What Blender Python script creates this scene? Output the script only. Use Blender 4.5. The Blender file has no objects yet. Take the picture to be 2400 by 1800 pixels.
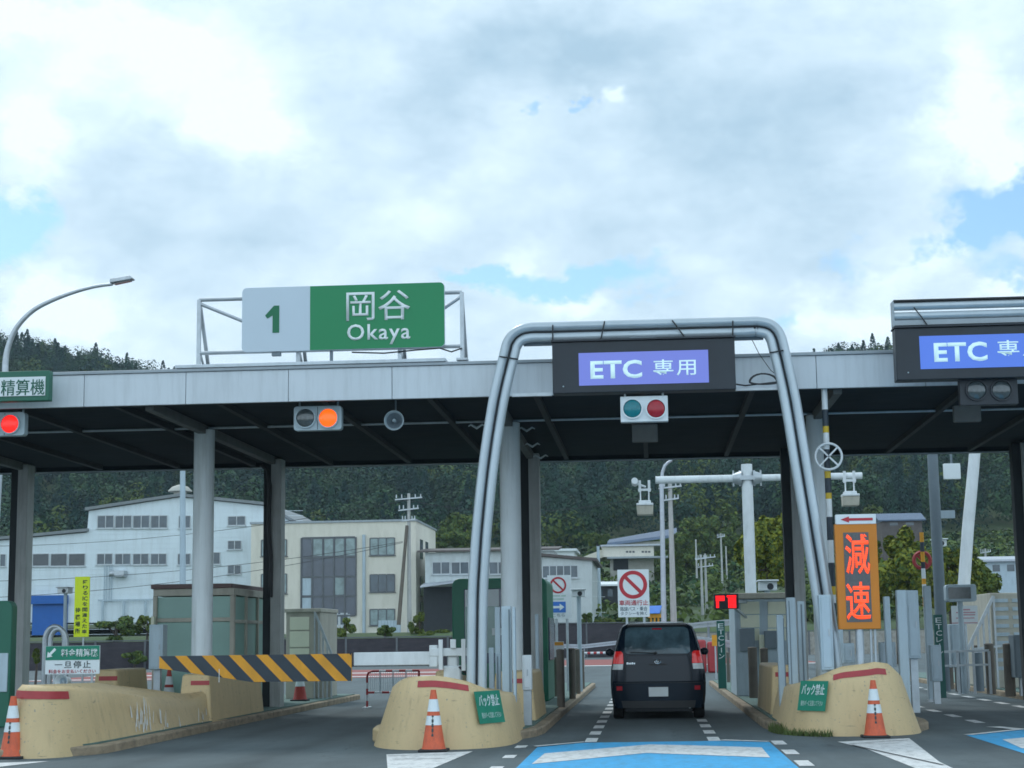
import bpy, bmesh, math, random
import numpy as np
from mathutils import Vector, Matrix
random.seed(7)
rng = np.random.default_rng(7)
SC = bpy.context.scene
COL = SC.collection
R = math.radians

# ------------------------------------------------------------------ camera
FPX, PS = 4000.0, 2400.0 / 2212.0           # focal length in photo pixels; measuring scale
yaw, pitch, roll = math.atan(315 / 4050.0), math.atan(598 / FPX), 0.014
FW = Vector((-math.sin(yaw) * math.cos(pitch), math.cos(yaw) * math.cos(pitch), math.sin(pitch)))
r0 = Vector((math.cos(yaw), math.sin(yaw), 0)); u0 = r0.cross(FW)
RT = r0 * math.cos(roll) - u0 * math.sin(roll); UP = u0 * math.cos(roll) + r0 * math.sin(roll)
EYE = Vector((0, 0, 1.45))
cd = bpy.data.cameras.new('camera'); cam = bpy.data.objects.new('camera', cd); COL.objects.link(cam)
cd.sensor_width = 36; cd.lens = 36 * FPX / 2400; cd.clip_start = 0.1; cd.clip_end = 6000
m3 = Matrix((RT, UP, -FW)).transposed()
cam.matrix_world = Matrix.Translation(EYE) @ m3.to_4x4()
SC.camera = cam
SC.cycles.filter_width = 1.65                  # the soft lens of a small camera

def ray(x, y): return FW * FPX + RT * (x * PS - 1200) - UP * (y * PS - 900)
def at(x, y, Y):                             # the place at depth Y metres seen at (x, y)
    d = ray(x, y); return EYE + d * (Y / d.y)
def gd(x, y, z=0.0):                         # the place on the level z seen at (x, y)
    d = ray(x, y); return EYE + d * ((z - EYE.z) / d.z)
def seen(p):                                 # where a place is seen, in measuring units
    d = Vector(p) - EYE; k = d.dot(FW); return ((d.dot(RT) / k * FPX + 1200) / PS, (900 - d.dot(UP) / k * FPX) / PS)
def mpp(Y): return PS * Y / FPX              # metres per measuring unit at depth Y
def rect(xa, xb, ya, yb, Y):
    c = at((xa + xb) / 2, (ya + yb) / 2, Y); k = mpp(Y)
    return c.x - (xb - xa) / 2 * k, c.x + (xb - xa) / 2 * k, c.z - (yb - ya) / 2 * k, c.z + (yb - ya) / 2 * k

# ------------------------------------------------------------------ world, sun, exposure
SUN_EL, SUN_AZ = R(52), R(-35)               # sun ahead to the left, high, behind cloud
W = bpy.data.worlds.new('World'); SC.world = W; W.use_nodes = True
NT = W.node_tree; NT.nodes.clear()
def wn(t, **k):
    n = NT.nodes.new(t)
    for a, b in k.items(): setattr(n, a, b)
    return n
def wm(op, a, b=None, c=None, clamp=False):
    n = wn('ShaderNodeMath', operation=op, use_clamp=clamp)
    for i, v in enumerate((a, b, c)):
        if v is None: continue
        if isinstance(v, (int, float)): n.inputs[i].default_value = v
        else: NT.links.new(v, n.inputs[i])
    return n.outputs[0]
def wmix(f, a, b):
    n = wn('ShaderNodeMix', data_type='RGBA')
    for i, v in ((0, f), (6, a), (7, b)):
        if isinstance(v, (int, float)): n.inputs[i].default_value = v
        elif isinstance(v, tuple): n.inputs[i].default_value = (*v, 1)
        else: NT.links.new(v, n.inputs[i])
    return n.outputs[2]
sky = wn('ShaderNodeTexSky', sky_type='NISHITA', sun_disc=False, sun_elevation=SUN_EL, sun_rotation=SUN_AZ % (2 * math.pi), air_density=1.0, dust_density=0.6, ozone_density=1.2)
tc = wn('ShaderNodeTexCoord'); sep = wn('ShaderNodeSeparateXYZ'); NT.links.new(tc.outputs['Generated'], sep.inputs[0])
def wnoise(scale, detail, rough, zs=1.6, off=0.0):
    mp = wn('ShaderNodeMapping'); mp.inputs['Scale'].default_value = (1, 1, zs); mp.inputs['Location'].default_value = (off, off * .7, 0)
    NT.links.new(tc.outputs['Generated'], mp.inputs[0])
    n = wn('ShaderNodeTexNoise'); n.inputs['Scale'].default_value = scale; n.inputs['Detail'].default_value = detail; n.inputs['Roughness'].default_value = rough
    NT.links.new(mp.outputs[0], n.inputs['Vector']); return n.outputs[0]
wob1, wob2 = wnoise(16, 7, .62, 1.3, 3.1), wnoise(16, 7, .62, 1.3, 8.3)
AZ = wm('ADD', wm('ARCTAN2', sep.outputs[0], sep.outputs[1]), wm('MULTIPLY', wm('SUBTRACT', wob1, .5), .115))
EL = wm('ADD', wm('ARCSINE', sep.outputs[2]), wm('MULTIPLY', wm('SUBTRACT', wob2, .5), .085))
def blob(x, y, rx, ry, w):                    # a cloud bank or a gap in the clouds, by its compass bearing and height
    d = ray(x, y).normalized(); a, e = math.atan2(d.x, d.y), math.asin(d.z); k = PS / FPX
    da = wm('DIVIDE', wm('SUBTRACT', AZ, a), rx * k); de = wm('DIVIDE', wm('SUBTRACT', EL, e), ry * k)
    q = wm('ADD', wm('MULTIPLY', da, da), wm('MULTIPLY', de, de))
    return wm('MULTIPLY', wm('EXPONENT', wm('MULTIPLY', q, -1.0)), w)
def total(items):
    s = items[0]
    for i in items[1:]: s = wm('ADD', s, i)
    return s
GAPS = [(30, 470, 120, 70, .95), (1205, 235, 26, 18, .55), (1090, 390, 60, 40, .30), (2190, 445, 130, 80, 1.15), (2080, 520, 60, 60, .5), (1260, 620, 200, 46, 1.0), (1000, 600, 90, 30, .6),
        (1060, 585, 70, 40, .6), (1690, 690, 60, 50, .55), (2190, 600, 80, 30, .5), (1830, 530, 70, 40, .45), (1440, 580, 60, 30, .3), (180, 590, 140, 40, .3), (700, 780, 300, 30, .25)]
LIGHT = [(290, 120, 230, 100, .62), (480, 270, 120, 70, .62), (60, 300, 90, 80, .65), (60, 620, 90, 70, .6), (200, 690, 110, 50, .6), (2140, 250, 90, 120, .75), (2080, 310, 70, 60, .4),
         (1960, 570, 110, 40, .5), (1900, 680, 110, 50, .65), (1270, 215, 35, 18, .6), (1120, 560, 70, 60, .35), (1750, 690, 50, 60, .4), (900, 460, 90, 60, .2), (60, 30, 150, 60, .5), (2160, 650, 60, 30, .5), (1280, 690, 60, 30, .4)]
DARK = [(1500, 130, 330, 140, .24), (1560, 330, 260, 160, .27), (950, 150, 160, 120, .24), (640, 450, 150, 110, .16), (930, 330, 120, 160, .22), (1180, 90, 220, 90, .26), (1850, 560, 160, 40, .22), (1500, 520, 260, 60, .2), (250, 480, 140, 60, .1), (760, 560, 160, 60, .1), (1800, 200, 200, 150, .16)]
n_big, n_mid = wnoise(5.5, 6, .55, 1.7), wnoise(15, 6, .6, 1.8, 5.0)
cover = wm('SUBTRACT', wm('ADD', .9, wm('MULTIPLY', wm('SUBTRACT', n_big, .5), 1.1)), total([blob(*g) for g in GAPS]))
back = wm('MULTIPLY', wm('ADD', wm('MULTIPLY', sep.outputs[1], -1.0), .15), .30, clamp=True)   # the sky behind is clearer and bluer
cover = wm('MULTIPLY', wm('SUBTRACT', wm('SUBTRACT', cover, back), .22), 2.5, clamp=True)
lum = wm('ADD', .52, wm('ADD', wm('MULTIPLY', wm('SUBTRACT', n_mid, .5), 1.15), wm('MULTIPLY', wm('SUBTRACT', n_big, .5), .3)))
lum = wm('SUBTRACT', wm('ADD', lum, total([blob(*g) for g in LIGHT])), total([blob(*g) for g in DARK]), clamp=True)
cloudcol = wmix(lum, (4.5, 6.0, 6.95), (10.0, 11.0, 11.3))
skyb = wn('ShaderNodeMix', data_type='RGBA', blend_type='MULTIPLY'); skyb.inputs[0].default_value = 1
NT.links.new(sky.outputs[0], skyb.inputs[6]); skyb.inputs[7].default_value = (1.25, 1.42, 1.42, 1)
full0 = wmix(cover, skyb.outputs[2], cloudcol)
lowback = wm('MULTIPLY', wm('MULTIPLY', sep.outputs[1], -2.2, clamp=True), wm('SUBTRACT', 1.25, wm('MULTIPLY', sep.outputs[2], 1.6), clamp=True))   # unseen bright bank added low behind the camera to lift front faces
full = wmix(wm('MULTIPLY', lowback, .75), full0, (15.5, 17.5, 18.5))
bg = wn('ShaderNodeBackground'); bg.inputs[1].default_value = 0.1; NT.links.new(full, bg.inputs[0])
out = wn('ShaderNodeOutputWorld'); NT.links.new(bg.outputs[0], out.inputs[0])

sl = bpy.data.lights.new('sun', 'SUN'); sl.energy = 1.3; sl.angle = R(12); sl.color = (1, .95, .86)
so = bpy.data.objects.new('sun', sl); COL.objects.link(so)
sdir = Vector((math.sin(SUN_AZ) * math.cos(SUN_EL), math.cos(SUN_AZ) * math.cos(SUN_EL), math.sin(SUN_EL)))
so.rotation_euler = (-sdir).to_track_quat('-Z', 'Y').to_euler(); so.location = (-20, 0, 40)
vs = SC.view_settings; vs.view_transform = 'Standard'; vs.look = 'None'; vs.exposure = 0.12; vs.gamma = 1.0
vs.use_white_balance = True; vs.white_balance_temperature = 5950; vs.white_balance_tint = 8   # the camera's slightly cool white balance

# ------------------------------------------------------------------ materials
def pm(name, col, rough=.6, metal=0.0, var=.12, scale=2.5, bump=0.0, dirt=None, dirt_amt=.5, dirt_scale=(1.2, 1.2, .35), emit=None, emit_s=1.0, spec=.5, coat=0.0, alpha=None):
    m = bpy.data.materials.new(name); m.use_nodes = True; t = m.node_tree; N, L = t.nodes, t.links
    b = N['Principled BSDF']; b.inputs['Roughness'].default_value = rough; b.inputs['Metallic'].default_value = metal
    b.inputs['Specular IOR Level'].default_value = spec; b.inputs['Coat Weight'].default_value = coat
    co = N.new('ShaderNodeTexCoord')
    n = N.new('ShaderNodeTexNoise'); n.inputs['Scale'].default_value = scale; n.inputs['Detail'].default_value = 6; n.inputs['Roughness'].default_value = .6
    L.new(co.outputs['Object'], n.inputs['Vector'])
    rp = N.new('ShaderNodeValToRGB'); rp.color_ramp.elements[0].position = .3; rp.color_ramp.elements[1].position = .72
    rp.color_ramp.elements[0].color = (*[c * (1 - var) for c in col], 1); rp.color_ramp.elements[1].color = (*[min(1, c * (1 + var)) for c in col], 1)
    L.new(n.outputs[0], rp.inputs[0]); c_out = rp.outputs[0]
    if dirt:
        mp = N.new('ShaderNodeMapping'); mp.inputs['Scale'].default_value = dirt_scale; L.new(co.outputs['Object'], mp.inputs[0])
        n2 = N.new('ShaderNodeTexNoise'); n2.inputs['Scale'].default_value = 3.0; n2.inputs['Detail'].default_value = 8; n2.inputs['Roughness'].default_value = .65
        L.new(mp.outputs[0], n2.inputs['Vector'])
        r2 = N.new('ShaderNodeValToRGB'); r2.color_ramp.elements[0].position = .47; r2.color_ramp.elements[1].position = .72
        r2.color_ramp.elements[1].color = (dirt_amt,) * 3 + (1,); L.new(n2.outputs[0], r2.inputs[0])
        mx = N.new('ShaderNodeMix'); mx.data_type = 'RGBA'; L.new(r2.outputs[0], mx.inputs[0]); L.new(c_out, mx.inputs[6]); mx.inputs[7].default_value = (*dirt, 1); c_out = mx.outputs[2]
    L.new(c_out, b.inputs['Base Color'])
    if bump:
        bn = N.new('ShaderNodeBump'); bn.inputs['Strength'].default_value = bump; bn.inputs['Distance'].default_value = .02
        n3 = N.new('ShaderNodeTexNoise'); n3.inputs['Scale'].default_value = scale * 14; n3.inputs['Detail'].default_value = 4; L.new(co.outputs['Object'], n3.inputs['Vector'])
        L.new(n3.outputs[0], bn.inputs['Height']); L.new(bn.outputs[0], b.inputs['Normal'])
    if emit: b.inputs['Emission Color'].default_value = (*emit, 1); b.inputs['Emission Strength'].default_value = emit_s
    if alpha is not None: b.inputs['Alpha'].default_value = alpha
    return m

M = {}
def asphalt():
    m = bpy.data.materials.new('asphalt'); m.use_nodes = True; t = m.node_tree; N, L = t.nodes, t.links; b = N['Principled BSDF']; b.inputs['Roughness'].default_value = .88; b.inputs['Specular IOR Level'].default_value = .35
    co = N.new('ShaderNodeTexCoord'); sp = N.new('ShaderNodeSeparateXYZ'); L.new(co.outputs['Object'], sp.inputs[0])
    def noise(scale, sc=(1, 1, 1), det=5, rough=.6):
        mp = N.new('ShaderNodeMapping'); mp.inputs['Scale'].default_value = sc; L.new(co.outputs['Object'], mp.inputs[0]); n = N.new('ShaderNodeTexNoise'); n.inputs['Scale'].default_value = scale; n.inputs['Detail'].default_value = det; n.inputs['Roughness'].default_value = rough; L.new(mp.outputs[0], n.inputs['Vector']); return n.outputs[0]
    def math_(op, a, c=None, d=None, cl=False):
        n = N.new('ShaderNodeMath'); n.operation = op; n.use_clamp = cl
        for i, v in enumerate((a, c, d)):
            if v is None: continue
            if isinstance(v, (int, float)): n.inputs[i].default_value = v
            else: L.new(v, n.inputs[i])
        return n.outputs[0]
    big, streak, mid, fine = noise(.35), noise(1.1, (1, .05, 1), 6, .65), noise(2.2, (1, .6, 1), 6, .7), noise(60, det=2)
    val = math_('ADD', .122, math_('MULTIPLY', math_('SUBTRACT', big, .5), .07)); val = math_('ADD', val, math_('MULTIPLY', math_('SUBTRACT', streak, .5), .12)); val = math_('ADD', val, math_('MULTIPLY', math_('SUBTRACT', mid, .5), .055)); val = math_('ADD', val, math_('MULTIPLY', math_('SUBTRACT', fine, .5), .10))
    for cx in (-6.35, -4.85, -.72, .78, 5.55, 6.95):   # rubber laid down by the wheels
        d = math_('DIVIDE', math_('SUBTRACT', sp.outputs[0], cx), .24); g = math_('EXPONENT', math_('MULTIPLY', math_('MULTIPLY', d, d), -1.0)); val = math_('SUBTRACT', val, math_('MULTIPLY', g, math_('MULTIPLY', streak, .055)))
    oil = math_('MULTIPLY', math_('SUBTRACT', noise(1.4, (1, 1, 1), 3, .5), .66), 2.2, cl=True); val = math_('SUBTRACT', val, math_('MULTIPLY', oil, .10)); val = math_('MAXIMUM', val, .035)
    cr_ = N.new('ShaderNodeTexVoronoi'); cr_.feature = 'DISTANCE_TO_EDGE'; cr_.inputs['Scale'].default_value = .30; wmp = N.new('ShaderNodeMix'); wmp.data_type = 'VECTOR'; wmp.inputs[0].default_value = .12
    wn_ = N.new('ShaderNodeTexNoise'); wn_.inputs['Scale'].default_value = 1.3; wn_.inputs['Detail'].default_value = 6; L.new(co.outputs['Object'], wn_.inputs['Vector']); L.new(co.outputs['Object'], wmp.inputs[4]); sc_ = N.new('ShaderNodeVectorMath'); sc_.operation = 'SCALE'; sc_.inputs[3].default_value = 9; L.new(wn_.outputs['Color'], sc_.inputs[0]); L.new(sc_.outputs[0], wmp.inputs[5]); L.new(wmp.outputs[1], cr_.inputs['Vector'])
    line = math_('SUBTRACT', 1.0, math_('MULTIPLY', cr_.outputs[0], 160.0), cl=True); line = math_('MULTIPLY', line, math_('MULTIPLY', math_('SUBTRACT', big, .42), 5, cl=True)); val = math_('SUBTRACT', val, math_('MULTIPLY', line, .06)); val = math_('MAXIMUM', val, .02)
    cb_ = N.new('ShaderNodeCombineColor'); L.new(math_('MULTIPLY', val, .80), cb_.inputs[0]); L.new(val, cb_.inputs[1]); L.new(math_('MULTIPLY', val, 1.06), cb_.inputs[2]); L.new(cb_.outputs[0], b.inputs['Base Color'])
    bn = N.new('ShaderNodeBump'); bn.inputs['Strength'].default_value = .35; bn.inputs['Distance'].default_value = .01; L.new(fine, bn.inputs['Height']); L.new(bn.outputs[0], b.inputs['Normal']); return m
M['asphalt'] = asphalt()
M['asphalt_red'] = pm('red_pavement', (.26, .08, .07), .9, var=.15, scale=.8, bump=.2)
M['mark'] = pm('white_road_paint', (.66, .67, .66), .75, var=.16, scale=9, bump=.2, dirt=(.28, .29, .29), dirt_amt=.7, dirt_scale=(2.6, .9, 3))
M['mark_blue'] = pm('blue_road_paint', (.06, .36, .66), .7, var=.14, scale=9, bump=.2, dirt=(.07, .22, .36), dirt_amt=.5, dirt_scale=(2.2, .5, 1))
M['concrete'] = pm('island_concrete', (.33, .315, .28), .9, var=.18, scale=3, bump=.3, dirt=(.16, .15, .12), dirt_amt=.7, dirt_scale=(1.5, 1.5, 1.5))
M['kerb'] = pm('kerb_concrete', (.32, .255, .175), .9, var=.25, scale=3, bump=.35, dirt=(.12, .105, .08), dirt_amt=.8, dirt_scale=(2, 1.2, 3))
M['deck'] = pm('island_top_green', (.10, .17, .15), .85, var=.2, scale=4, dirt=(.16, .16, .14), dirt_amt=.6)
def worn_beige():
    m = pm('beige_painted_concrete', (.60, .455, .245), .6, var=.05, scale=1.0, bump=.06, dirt=(.38, .29, .165), dirt_amt=.35, dirt_scale=(1.5, 1.5, .22)); t = m.node_tree; N, L = t.nodes, t.links; b = N['Principled BSDF']; src = b.inputs['Base Color'].links[0].from_socket; co = N.new('ShaderNodeTexCoord')
    def layer(src, col, scale, sc, lo, hi, amt, det=5):
        mp = N.new('ShaderNodeMapping'); mp.inputs['Scale'].default_value = sc; L.new(co.outputs['Object'], mp.inputs[0]); n = N.new('ShaderNodeTexNoise'); n.inputs['Scale'].default_value = scale; n.inputs['Detail'].default_value = det; L.new(mp.outputs[0], n.inputs['Vector'])
        r_ = N.new('ShaderNodeValToRGB'); r_.color_ramp.elements[0].position = lo; r_.color_ramp.elements[1].position = hi; r_.color_ramp.elements[1].color = (amt,) * 3 + (1,); L.new(n.outputs[0], r_.inputs[0]); x = N.new('ShaderNodeMix'); x.data_type = 'RGBA'; L.new(r_.outputs[0], x.inputs[0]); L.new(src, x.inputs[6]); x.inputs[7].default_value = (*col, 1); return x.outputs[2]
    src = layer(src, (.20, .15, .085), 7, (1.2, 1.2, .16), .60, .76, .42)     # rain streaks
    src = layer(src, (.30, .27, .21), 26, (1, 1, 1), .66, .70, .85, 3)         # chips to bare concrete
    src = layer(src, (.10, .09, .075), 5, (1, 1, 6), .66, .74, .6)             # scrapes
    L.new(src, b.inputs['Base Color']); return m
M['beige'] = worn_beige()
M['beige_scuff'] = pm('scuffed_beige_concrete', (.44, .385, .25), .65, var=.1, scale=1.6, bump=.15, dirt=(.24, .215, .15), dirt_amt=.75, dirt_scale=(1.5, 1.5, .5))
M['scuff'] = pm('white_scuff', (.74, .75, .73), .8, var=.2, scale=8)
M['stripe_red'] = pm('red_reflective_tape', (.36, .035, .04), .45, var=.15, scale=6)
M['white'] = pm('white_painted_metal', (.66, .70, .72), .42, var=.05, scale=3, dirt=(.42, .45, .46), dirt_amt=.5, dirt_scale=(2, 2, .5))
M['fascia'] = pm('pale_fascia_panel', (.56, .61, .65), .42, var=.05, scale=.8, dirt=(.40, .44, .47), dirt_amt=.55, dirt_scale=(2.6, 2.6, .25))
M['dark_gap'] = pm('dark_gap', (.03, .035, .04), .8)
M['trim'] = pm('roof_trim_metal', (.30, .34, .37), .5, metal=.3, var=.1)
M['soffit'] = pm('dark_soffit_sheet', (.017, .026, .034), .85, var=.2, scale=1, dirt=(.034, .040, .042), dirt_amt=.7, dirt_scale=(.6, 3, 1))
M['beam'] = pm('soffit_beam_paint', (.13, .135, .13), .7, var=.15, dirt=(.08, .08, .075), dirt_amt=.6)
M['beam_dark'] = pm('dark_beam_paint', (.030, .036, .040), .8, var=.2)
M['column'] = pm('column_paint', (.66, .71, .73), .5, var=.05, scale=2, dirt=(.36, .39, .38), dirt_amt=.55, dirt_scale=(3, 3, .25))
M['column_grey'] = pm('grey_column_paint', (.42, .43, .42), .6, var=.1, scale=2, dirt=(.18, .18, .165), dirt_amt=.6, dirt_scale=(3, 3, .25))
M['galv'] = pm('galvanised_steel', (.46, .50, .53), .42, metal=.55, var=.12, scale=6, dirt=(.34, .36, .37), dirt_amt=.5)
M['pipe'] = pm('gantry_pipe_paint', (.44, .50, .54), .32, metal=.35, var=.06, scale=2, dirt=(.32, .36, .38), dirt_amt=.4)
M['mid_grey'] = pm('mid_grey_metal', (.30, .29, .29), .55, metal=.4, var=.15, scale=5)
M['black'] = pm('black_housing', (.016, .022, .030), .5, var=.2)
M['cable'] = pm('black_cable', (.02, .022, .025), .6)
M['sign_green'] = pm('green_sign_sheet', (.012, .215, .075), .45, var=.04, scale=1.2)
M['sign_grey'] = pm('pale_sign_sheet', (.52, .60, .67), .45, var=.03, scale=1.2)
M['sign_white'] = pm('white_sign_sheet', (.68, .73, .75), .45, var=.03, scale=2)
M['sign_back'] = pm('sign_back_aluminium', (.38, .40, .41), .5, metal=.5)
M['board_green'] = pm('dark_green_board', (.02, .12, .075), .5, var=.06)
M['notice_green'] = pm('green_notice_board', (.012, .20, .12), .5, var=.12, scale=5)
M['ink_green'] = pm('green_ink', (.01, .14, .06), .5)
M['ink_white'] = pm('white_ink', (.72, .78, .78), .5)
M['ink_dark'] = pm('dark_ink', (.04, .06, .06), .6)
M['ink_red'] = pm('red_ink', (.42, .02, .035), .5)
M['ink_faint'] = pm('faded_white_ink', (.42, .55, .5), .6)
M['ink_grey'] = pm('grey_ink', (.12, .17, .2), .6)
M['ink_blue'] = pm('blue_ink', (.05, .17, .55), .5)
M['etc_lit'] = pm('lit_violet_panel', (.05, .07, .3), .4, var=.04, emit=(.125, .145, .37), emit_s=1.0)
M['etc_lit2'] = pm('lit_blue_panel', (.03, .07, .3), .4, var=.04, emit=(.065, .13, .43), emit_s=1.0)
M['etc_text'] = pm('lit_sign_lettering', (.5, .6, .6), .4, emit=(.36, .52, .54), emit_s=.75)
M['lens_red_on'] = pm('lit_red_lens', (.5, .02, .01), .3, emit=(1, .012, .008), emit_s=1.2)
M['lens_orange_on'] = pm('lit_orange_lens', (.6, .06, .0), .3, emit=(1, .115, .006), emit_s=1.25)
M['lens_dark'] = pm('unlit_lens', (.06, .075, .08), .15, var=.3, scale=14, spec=.8)
M['lens_green'] = pm('unlit_green_lens', (.012, .17, .20), .25, var=.15, scale=20)
M['lens_red'] = pm('unlit_red_lens', (.33, .012, .025), .25, var=.15, scale=20)
M['signal'] = pm('signal_housing_grey', (.36, .44, .48), .5, var=.06)
M['led_body'] = pm('orange_display_body', (.56, .19, .008), .5, var=.05)
M['led_face'] = pm('display_face', (.10, .105, .11), .5, var=.2, scale=30)
M['yellow'] = pm('fluorescent_yellow_sheet', (.56, .66, .005), .5, var=.03, emit=(.35, .45, 0), emit_s=.18)
M['yellow_paint'] = pm('yellow_paint', (.55, .38, .02), .55, var=.1)
M['amber'] = pm('amber_stripe', (.66, .30, .01), .5, var=.1, scale=4, dirt=(.36, .19, .03), dirt_amt=.5)
M['navy'] = pm('dark_stripe', (.022, .035, .05), .5, var=.2)
M['cone_orange'] = pm('cone_orange_rubber', (.62, .115, .045), .6, var=.1, scale=8, dirt=(.3, .08, .05), dirt_amt=.5, dirt_scale=(6, 6, 3))
M['cone_red'] = pm('cone_red_rubber', (.36, .04, .03), .6, var=.1, scale=8)
M['cone_white'] = pm('cone_reflective_band', (.66, .72, .74), .4, var=.08, scale=9)
M['rubber'] = pm('black_rubber', (.025, .025, .027), .8, var=.2)
M['booth_frame'] = pm('booth_frame_beige', (.45, .43, .36), .55, var=.08, dirt=(.22, .2, .16), dirt_amt=.5)
M['booth_glass'] = pm('greenish_booth_glass', (.26, .43, .375), .35, var=.12, scale=1.0, spec=.7)
M['booth_glass2'] = pm('pale_booth_glass', (.22, .34, .31), .15, var=.15, scale=1.0, spec=.7)
M['booth_panel'] = pm('cream_booth_panel', (.74, .75, .58), .5, var=.06)
M['booth_roof'] = pm('brown_booth_roof', (.14, .09, .085), .6, var=.1)
M['booth_green'] = pm('green_booth_paint', (.012, .155, .085), .4, var=.1, scale=2)
M['booth_blue'] = pm('dark_blue_window', (.03, .045, .10), .15, var=.2, spec=.7)
M['cab'] = pm('grey_cabinet_paint', (.42, .51, .57), .5, var=.06, dirt=(.29, .35, .38), dirt_amt=.55, dirt_scale=(3, 3, .4))
M['cab_dark'] = pm('dark_cabinet_paint', (.16, .20, .23), .55, var=.1)
M['brown_post'] = pm('brown_rail_post', (.13, .115, .095), .7, var=.2, dirt=(.2, .16, .12), dirt_amt=.5)
M['post_green'] = pm('green_post_sheet', (.01, .10, .08), .5, var=.1)
M['blue'] = pm('blue_shutter', (.012, .105, .40), .55, var=.06)
M['wall_dark'] = pm('dark_retaining_wall', (.040, .036, .044), .9, var=.25, scale=1.2, dirt=(.075, .066, .07), dirt_amt=.6, dirt_scale=(.4, .4, 2))
M['guard'] = pm('guardrail_steel', (.44, .47, .52), .45, metal=.4, var=.1)

# ------------------------------------------------------------------ mesh building
ORG = {}
def org(o):
    v = Vector((0, 0, 0))
    while o is not None: v += Vector(o.location); o = o.parent
    return v
class MB:
    def __init__(s): s.v, s.f, s.m = [], [], []
    def add(s, vs, fs, m=0):
        k = len(s.v); s.v += [tuple(p) for p in vs]; s.f += [tuple(i + k for i in q) for q in fs]; s.m += [m] * len(fs); return s
    def bx(s, x0, x1, y0, y1, z0, z1, m=0):
        return s.add([(x0, y0, z0), (x1, y0, z0), (x1, y1, z0), (x0, y1, z0), (x0, y0, z1), (x1, y0, z1), (x1, y1, z1), (x0, y1, z1)],
                     [(0, 3, 2, 1), (4, 5, 6, 7), (0, 1, 5, 4), (1, 2, 6, 5), (2, 3, 7, 6), (3, 0, 4, 7)], m)
    def quad(s, a, b, c, d, m=0): return s.add([a, b, c, d], [(0, 1, 2, 3)], m)
    def poly(s, pts, m=0): return s.add(pts, [tuple(range(len(pts)))], m)
    def prism(s, pts, vec, m=0):               # closed outline pushed along vec
        n = len(pts); vec = Vector(vec); a = [Vector(p) for p in pts]; b = [p + vec for p in a]
        nr = Vector((0, 0, 0))
        for i in range(n): nr += (a[i] - a[0]).cross(a[(i + 1) % n] - a[0])
        flip = nr.dot(vec) > 0
        fs = [tuple(range(n)) if not flip else tuple(reversed(range(n))), tuple(range(n, 2 * n)) if flip else tuple(reversed(range(n, 2 * n)))]
        for i in range(n):
            j = (i + 1) % n; q = (i, j, n + j, n + i); fs.append(q if flip else tuple(reversed(q)))
        return s.add(a + b, fs, m)
    def tube(s, pts, r, n=10, m=0, cap=True):
        P = [Vector(p) for p in pts]; k = len(P); rs = r if isinstance(r, (list, tuple)) else [r] * k
        vs, fs = [], []; ref = None
        for i, p in enumerate(P):
            t = ((P[i] - P[i - 1]).normalized() if i else Vector((0, 0, 0))) + ((P[i + 1] - P[i]).normalized() if i < k - 1 else Vector((0, 0, 0)))
            t = t.normalized() if t.length > 1e-9 else Vector((0, 0, 1))
            if ref is None: ref = t.orthogonal().normalized()
            ref = (ref - t * ref.dot(t)).normalized(); b = t.cross(ref)
            for j in range(n):
                a = 2 * math.pi * j / n; vs.append(p + (ref * math.cos(a) + b * math.sin(a)) * rs[i])
        for i in range(k - 1):
            for j in range(n): fs.append((i * n + j, i * n + (j + 1) % n, (i + 1) * n + (j + 1) % n, (i + 1) * n + j))
        if cap: fs += [tuple(reversed(range(n))), tuple(range((k - 1) * n, k * n))]
        return s.add(vs, fs, m)
    def bar(s, a, b, w, h=None, m=0):          # rectangular bar from a to b
        a, b = Vector(a), Vector(b); h = h or w; t = (b - a).normalized()
        u = t.cross(Vector((0, 0, 1))) if abs(t.z) < .95 else Vector((1, 0, 0)); u.normalize(); q = u.cross(t).normalized()
        if abs(t.z) >= .95: q = t.cross(u).normalized()
        c = [u * w / 2 + q * h / 2, -u * w / 2 + q * h / 2, -u * w / 2 - q * h / 2, u * w / 2 - q * h / 2]
        return s.prism([a + k for k in c], b - a, m)
    def lathe(s, prof, cx, cy, cz, n=16, m=0, axis='z', cap=True):
        vs, fs = [], []
        for r, z in prof:
            for j in range(n):
                a = 2 * math.pi * j / n; ca, sa = math.cos(a) * r, math.sin(a) * r
                vs.append((cx + ca, cy + sa, cz + z) if axis == 'z' else (cx + ca, cy + z, cz + sa))
        k = len(prof)
        for i in range(k - 1):
            for j in range(n):
                q = (i * n + j, i * n + (j + 1) % n, (i + 1) * n + (j + 1) % n, (i + 1) * n + j); fs.append(q if axis == 'z' else tuple(reversed(q)))
        if cap: fs += [tuple(reversed(range(n))), tuple(range((k - 1) * n, k * n))]
        return s.add(vs, fs, m)
    def ball(s, c, rx, ry, rz, n=12, k=8, m=0):
        prof = [(math.sin(math.pi * i / k), -math.cos(math.pi * i / k)) for i in range(1, k)]
        vs, fs = [], []
        for r, z in prof:
            for j in range(n):
                a = 2 * math.pi * j / n; vs.append((c[0] + rx * r * math.cos(a), c[1] + ry * r * math.sin(a), c[2] + rz * z))
        for i in range(len(prof) - 1):
            for j in range(n): fs.append((i * n + j, i * n + (j + 1) % n, (i + 1) * n + (j + 1) % n, (i + 1) * n + j))
        fs += [tuple(reversed(range(n))), tuple(range((len(prof) - 1) * n, len(prof) * n))]
        return s.add(vs, fs, m)
    def disc(s, c, r, n=28, m=0, th=.012):     # a disc facing the road (-Y)
        return s.lathe([(r, th), (r, 0), (r * .9, -th * .7)], c[0], c[1], c[2], n, m, axis='y')
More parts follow.
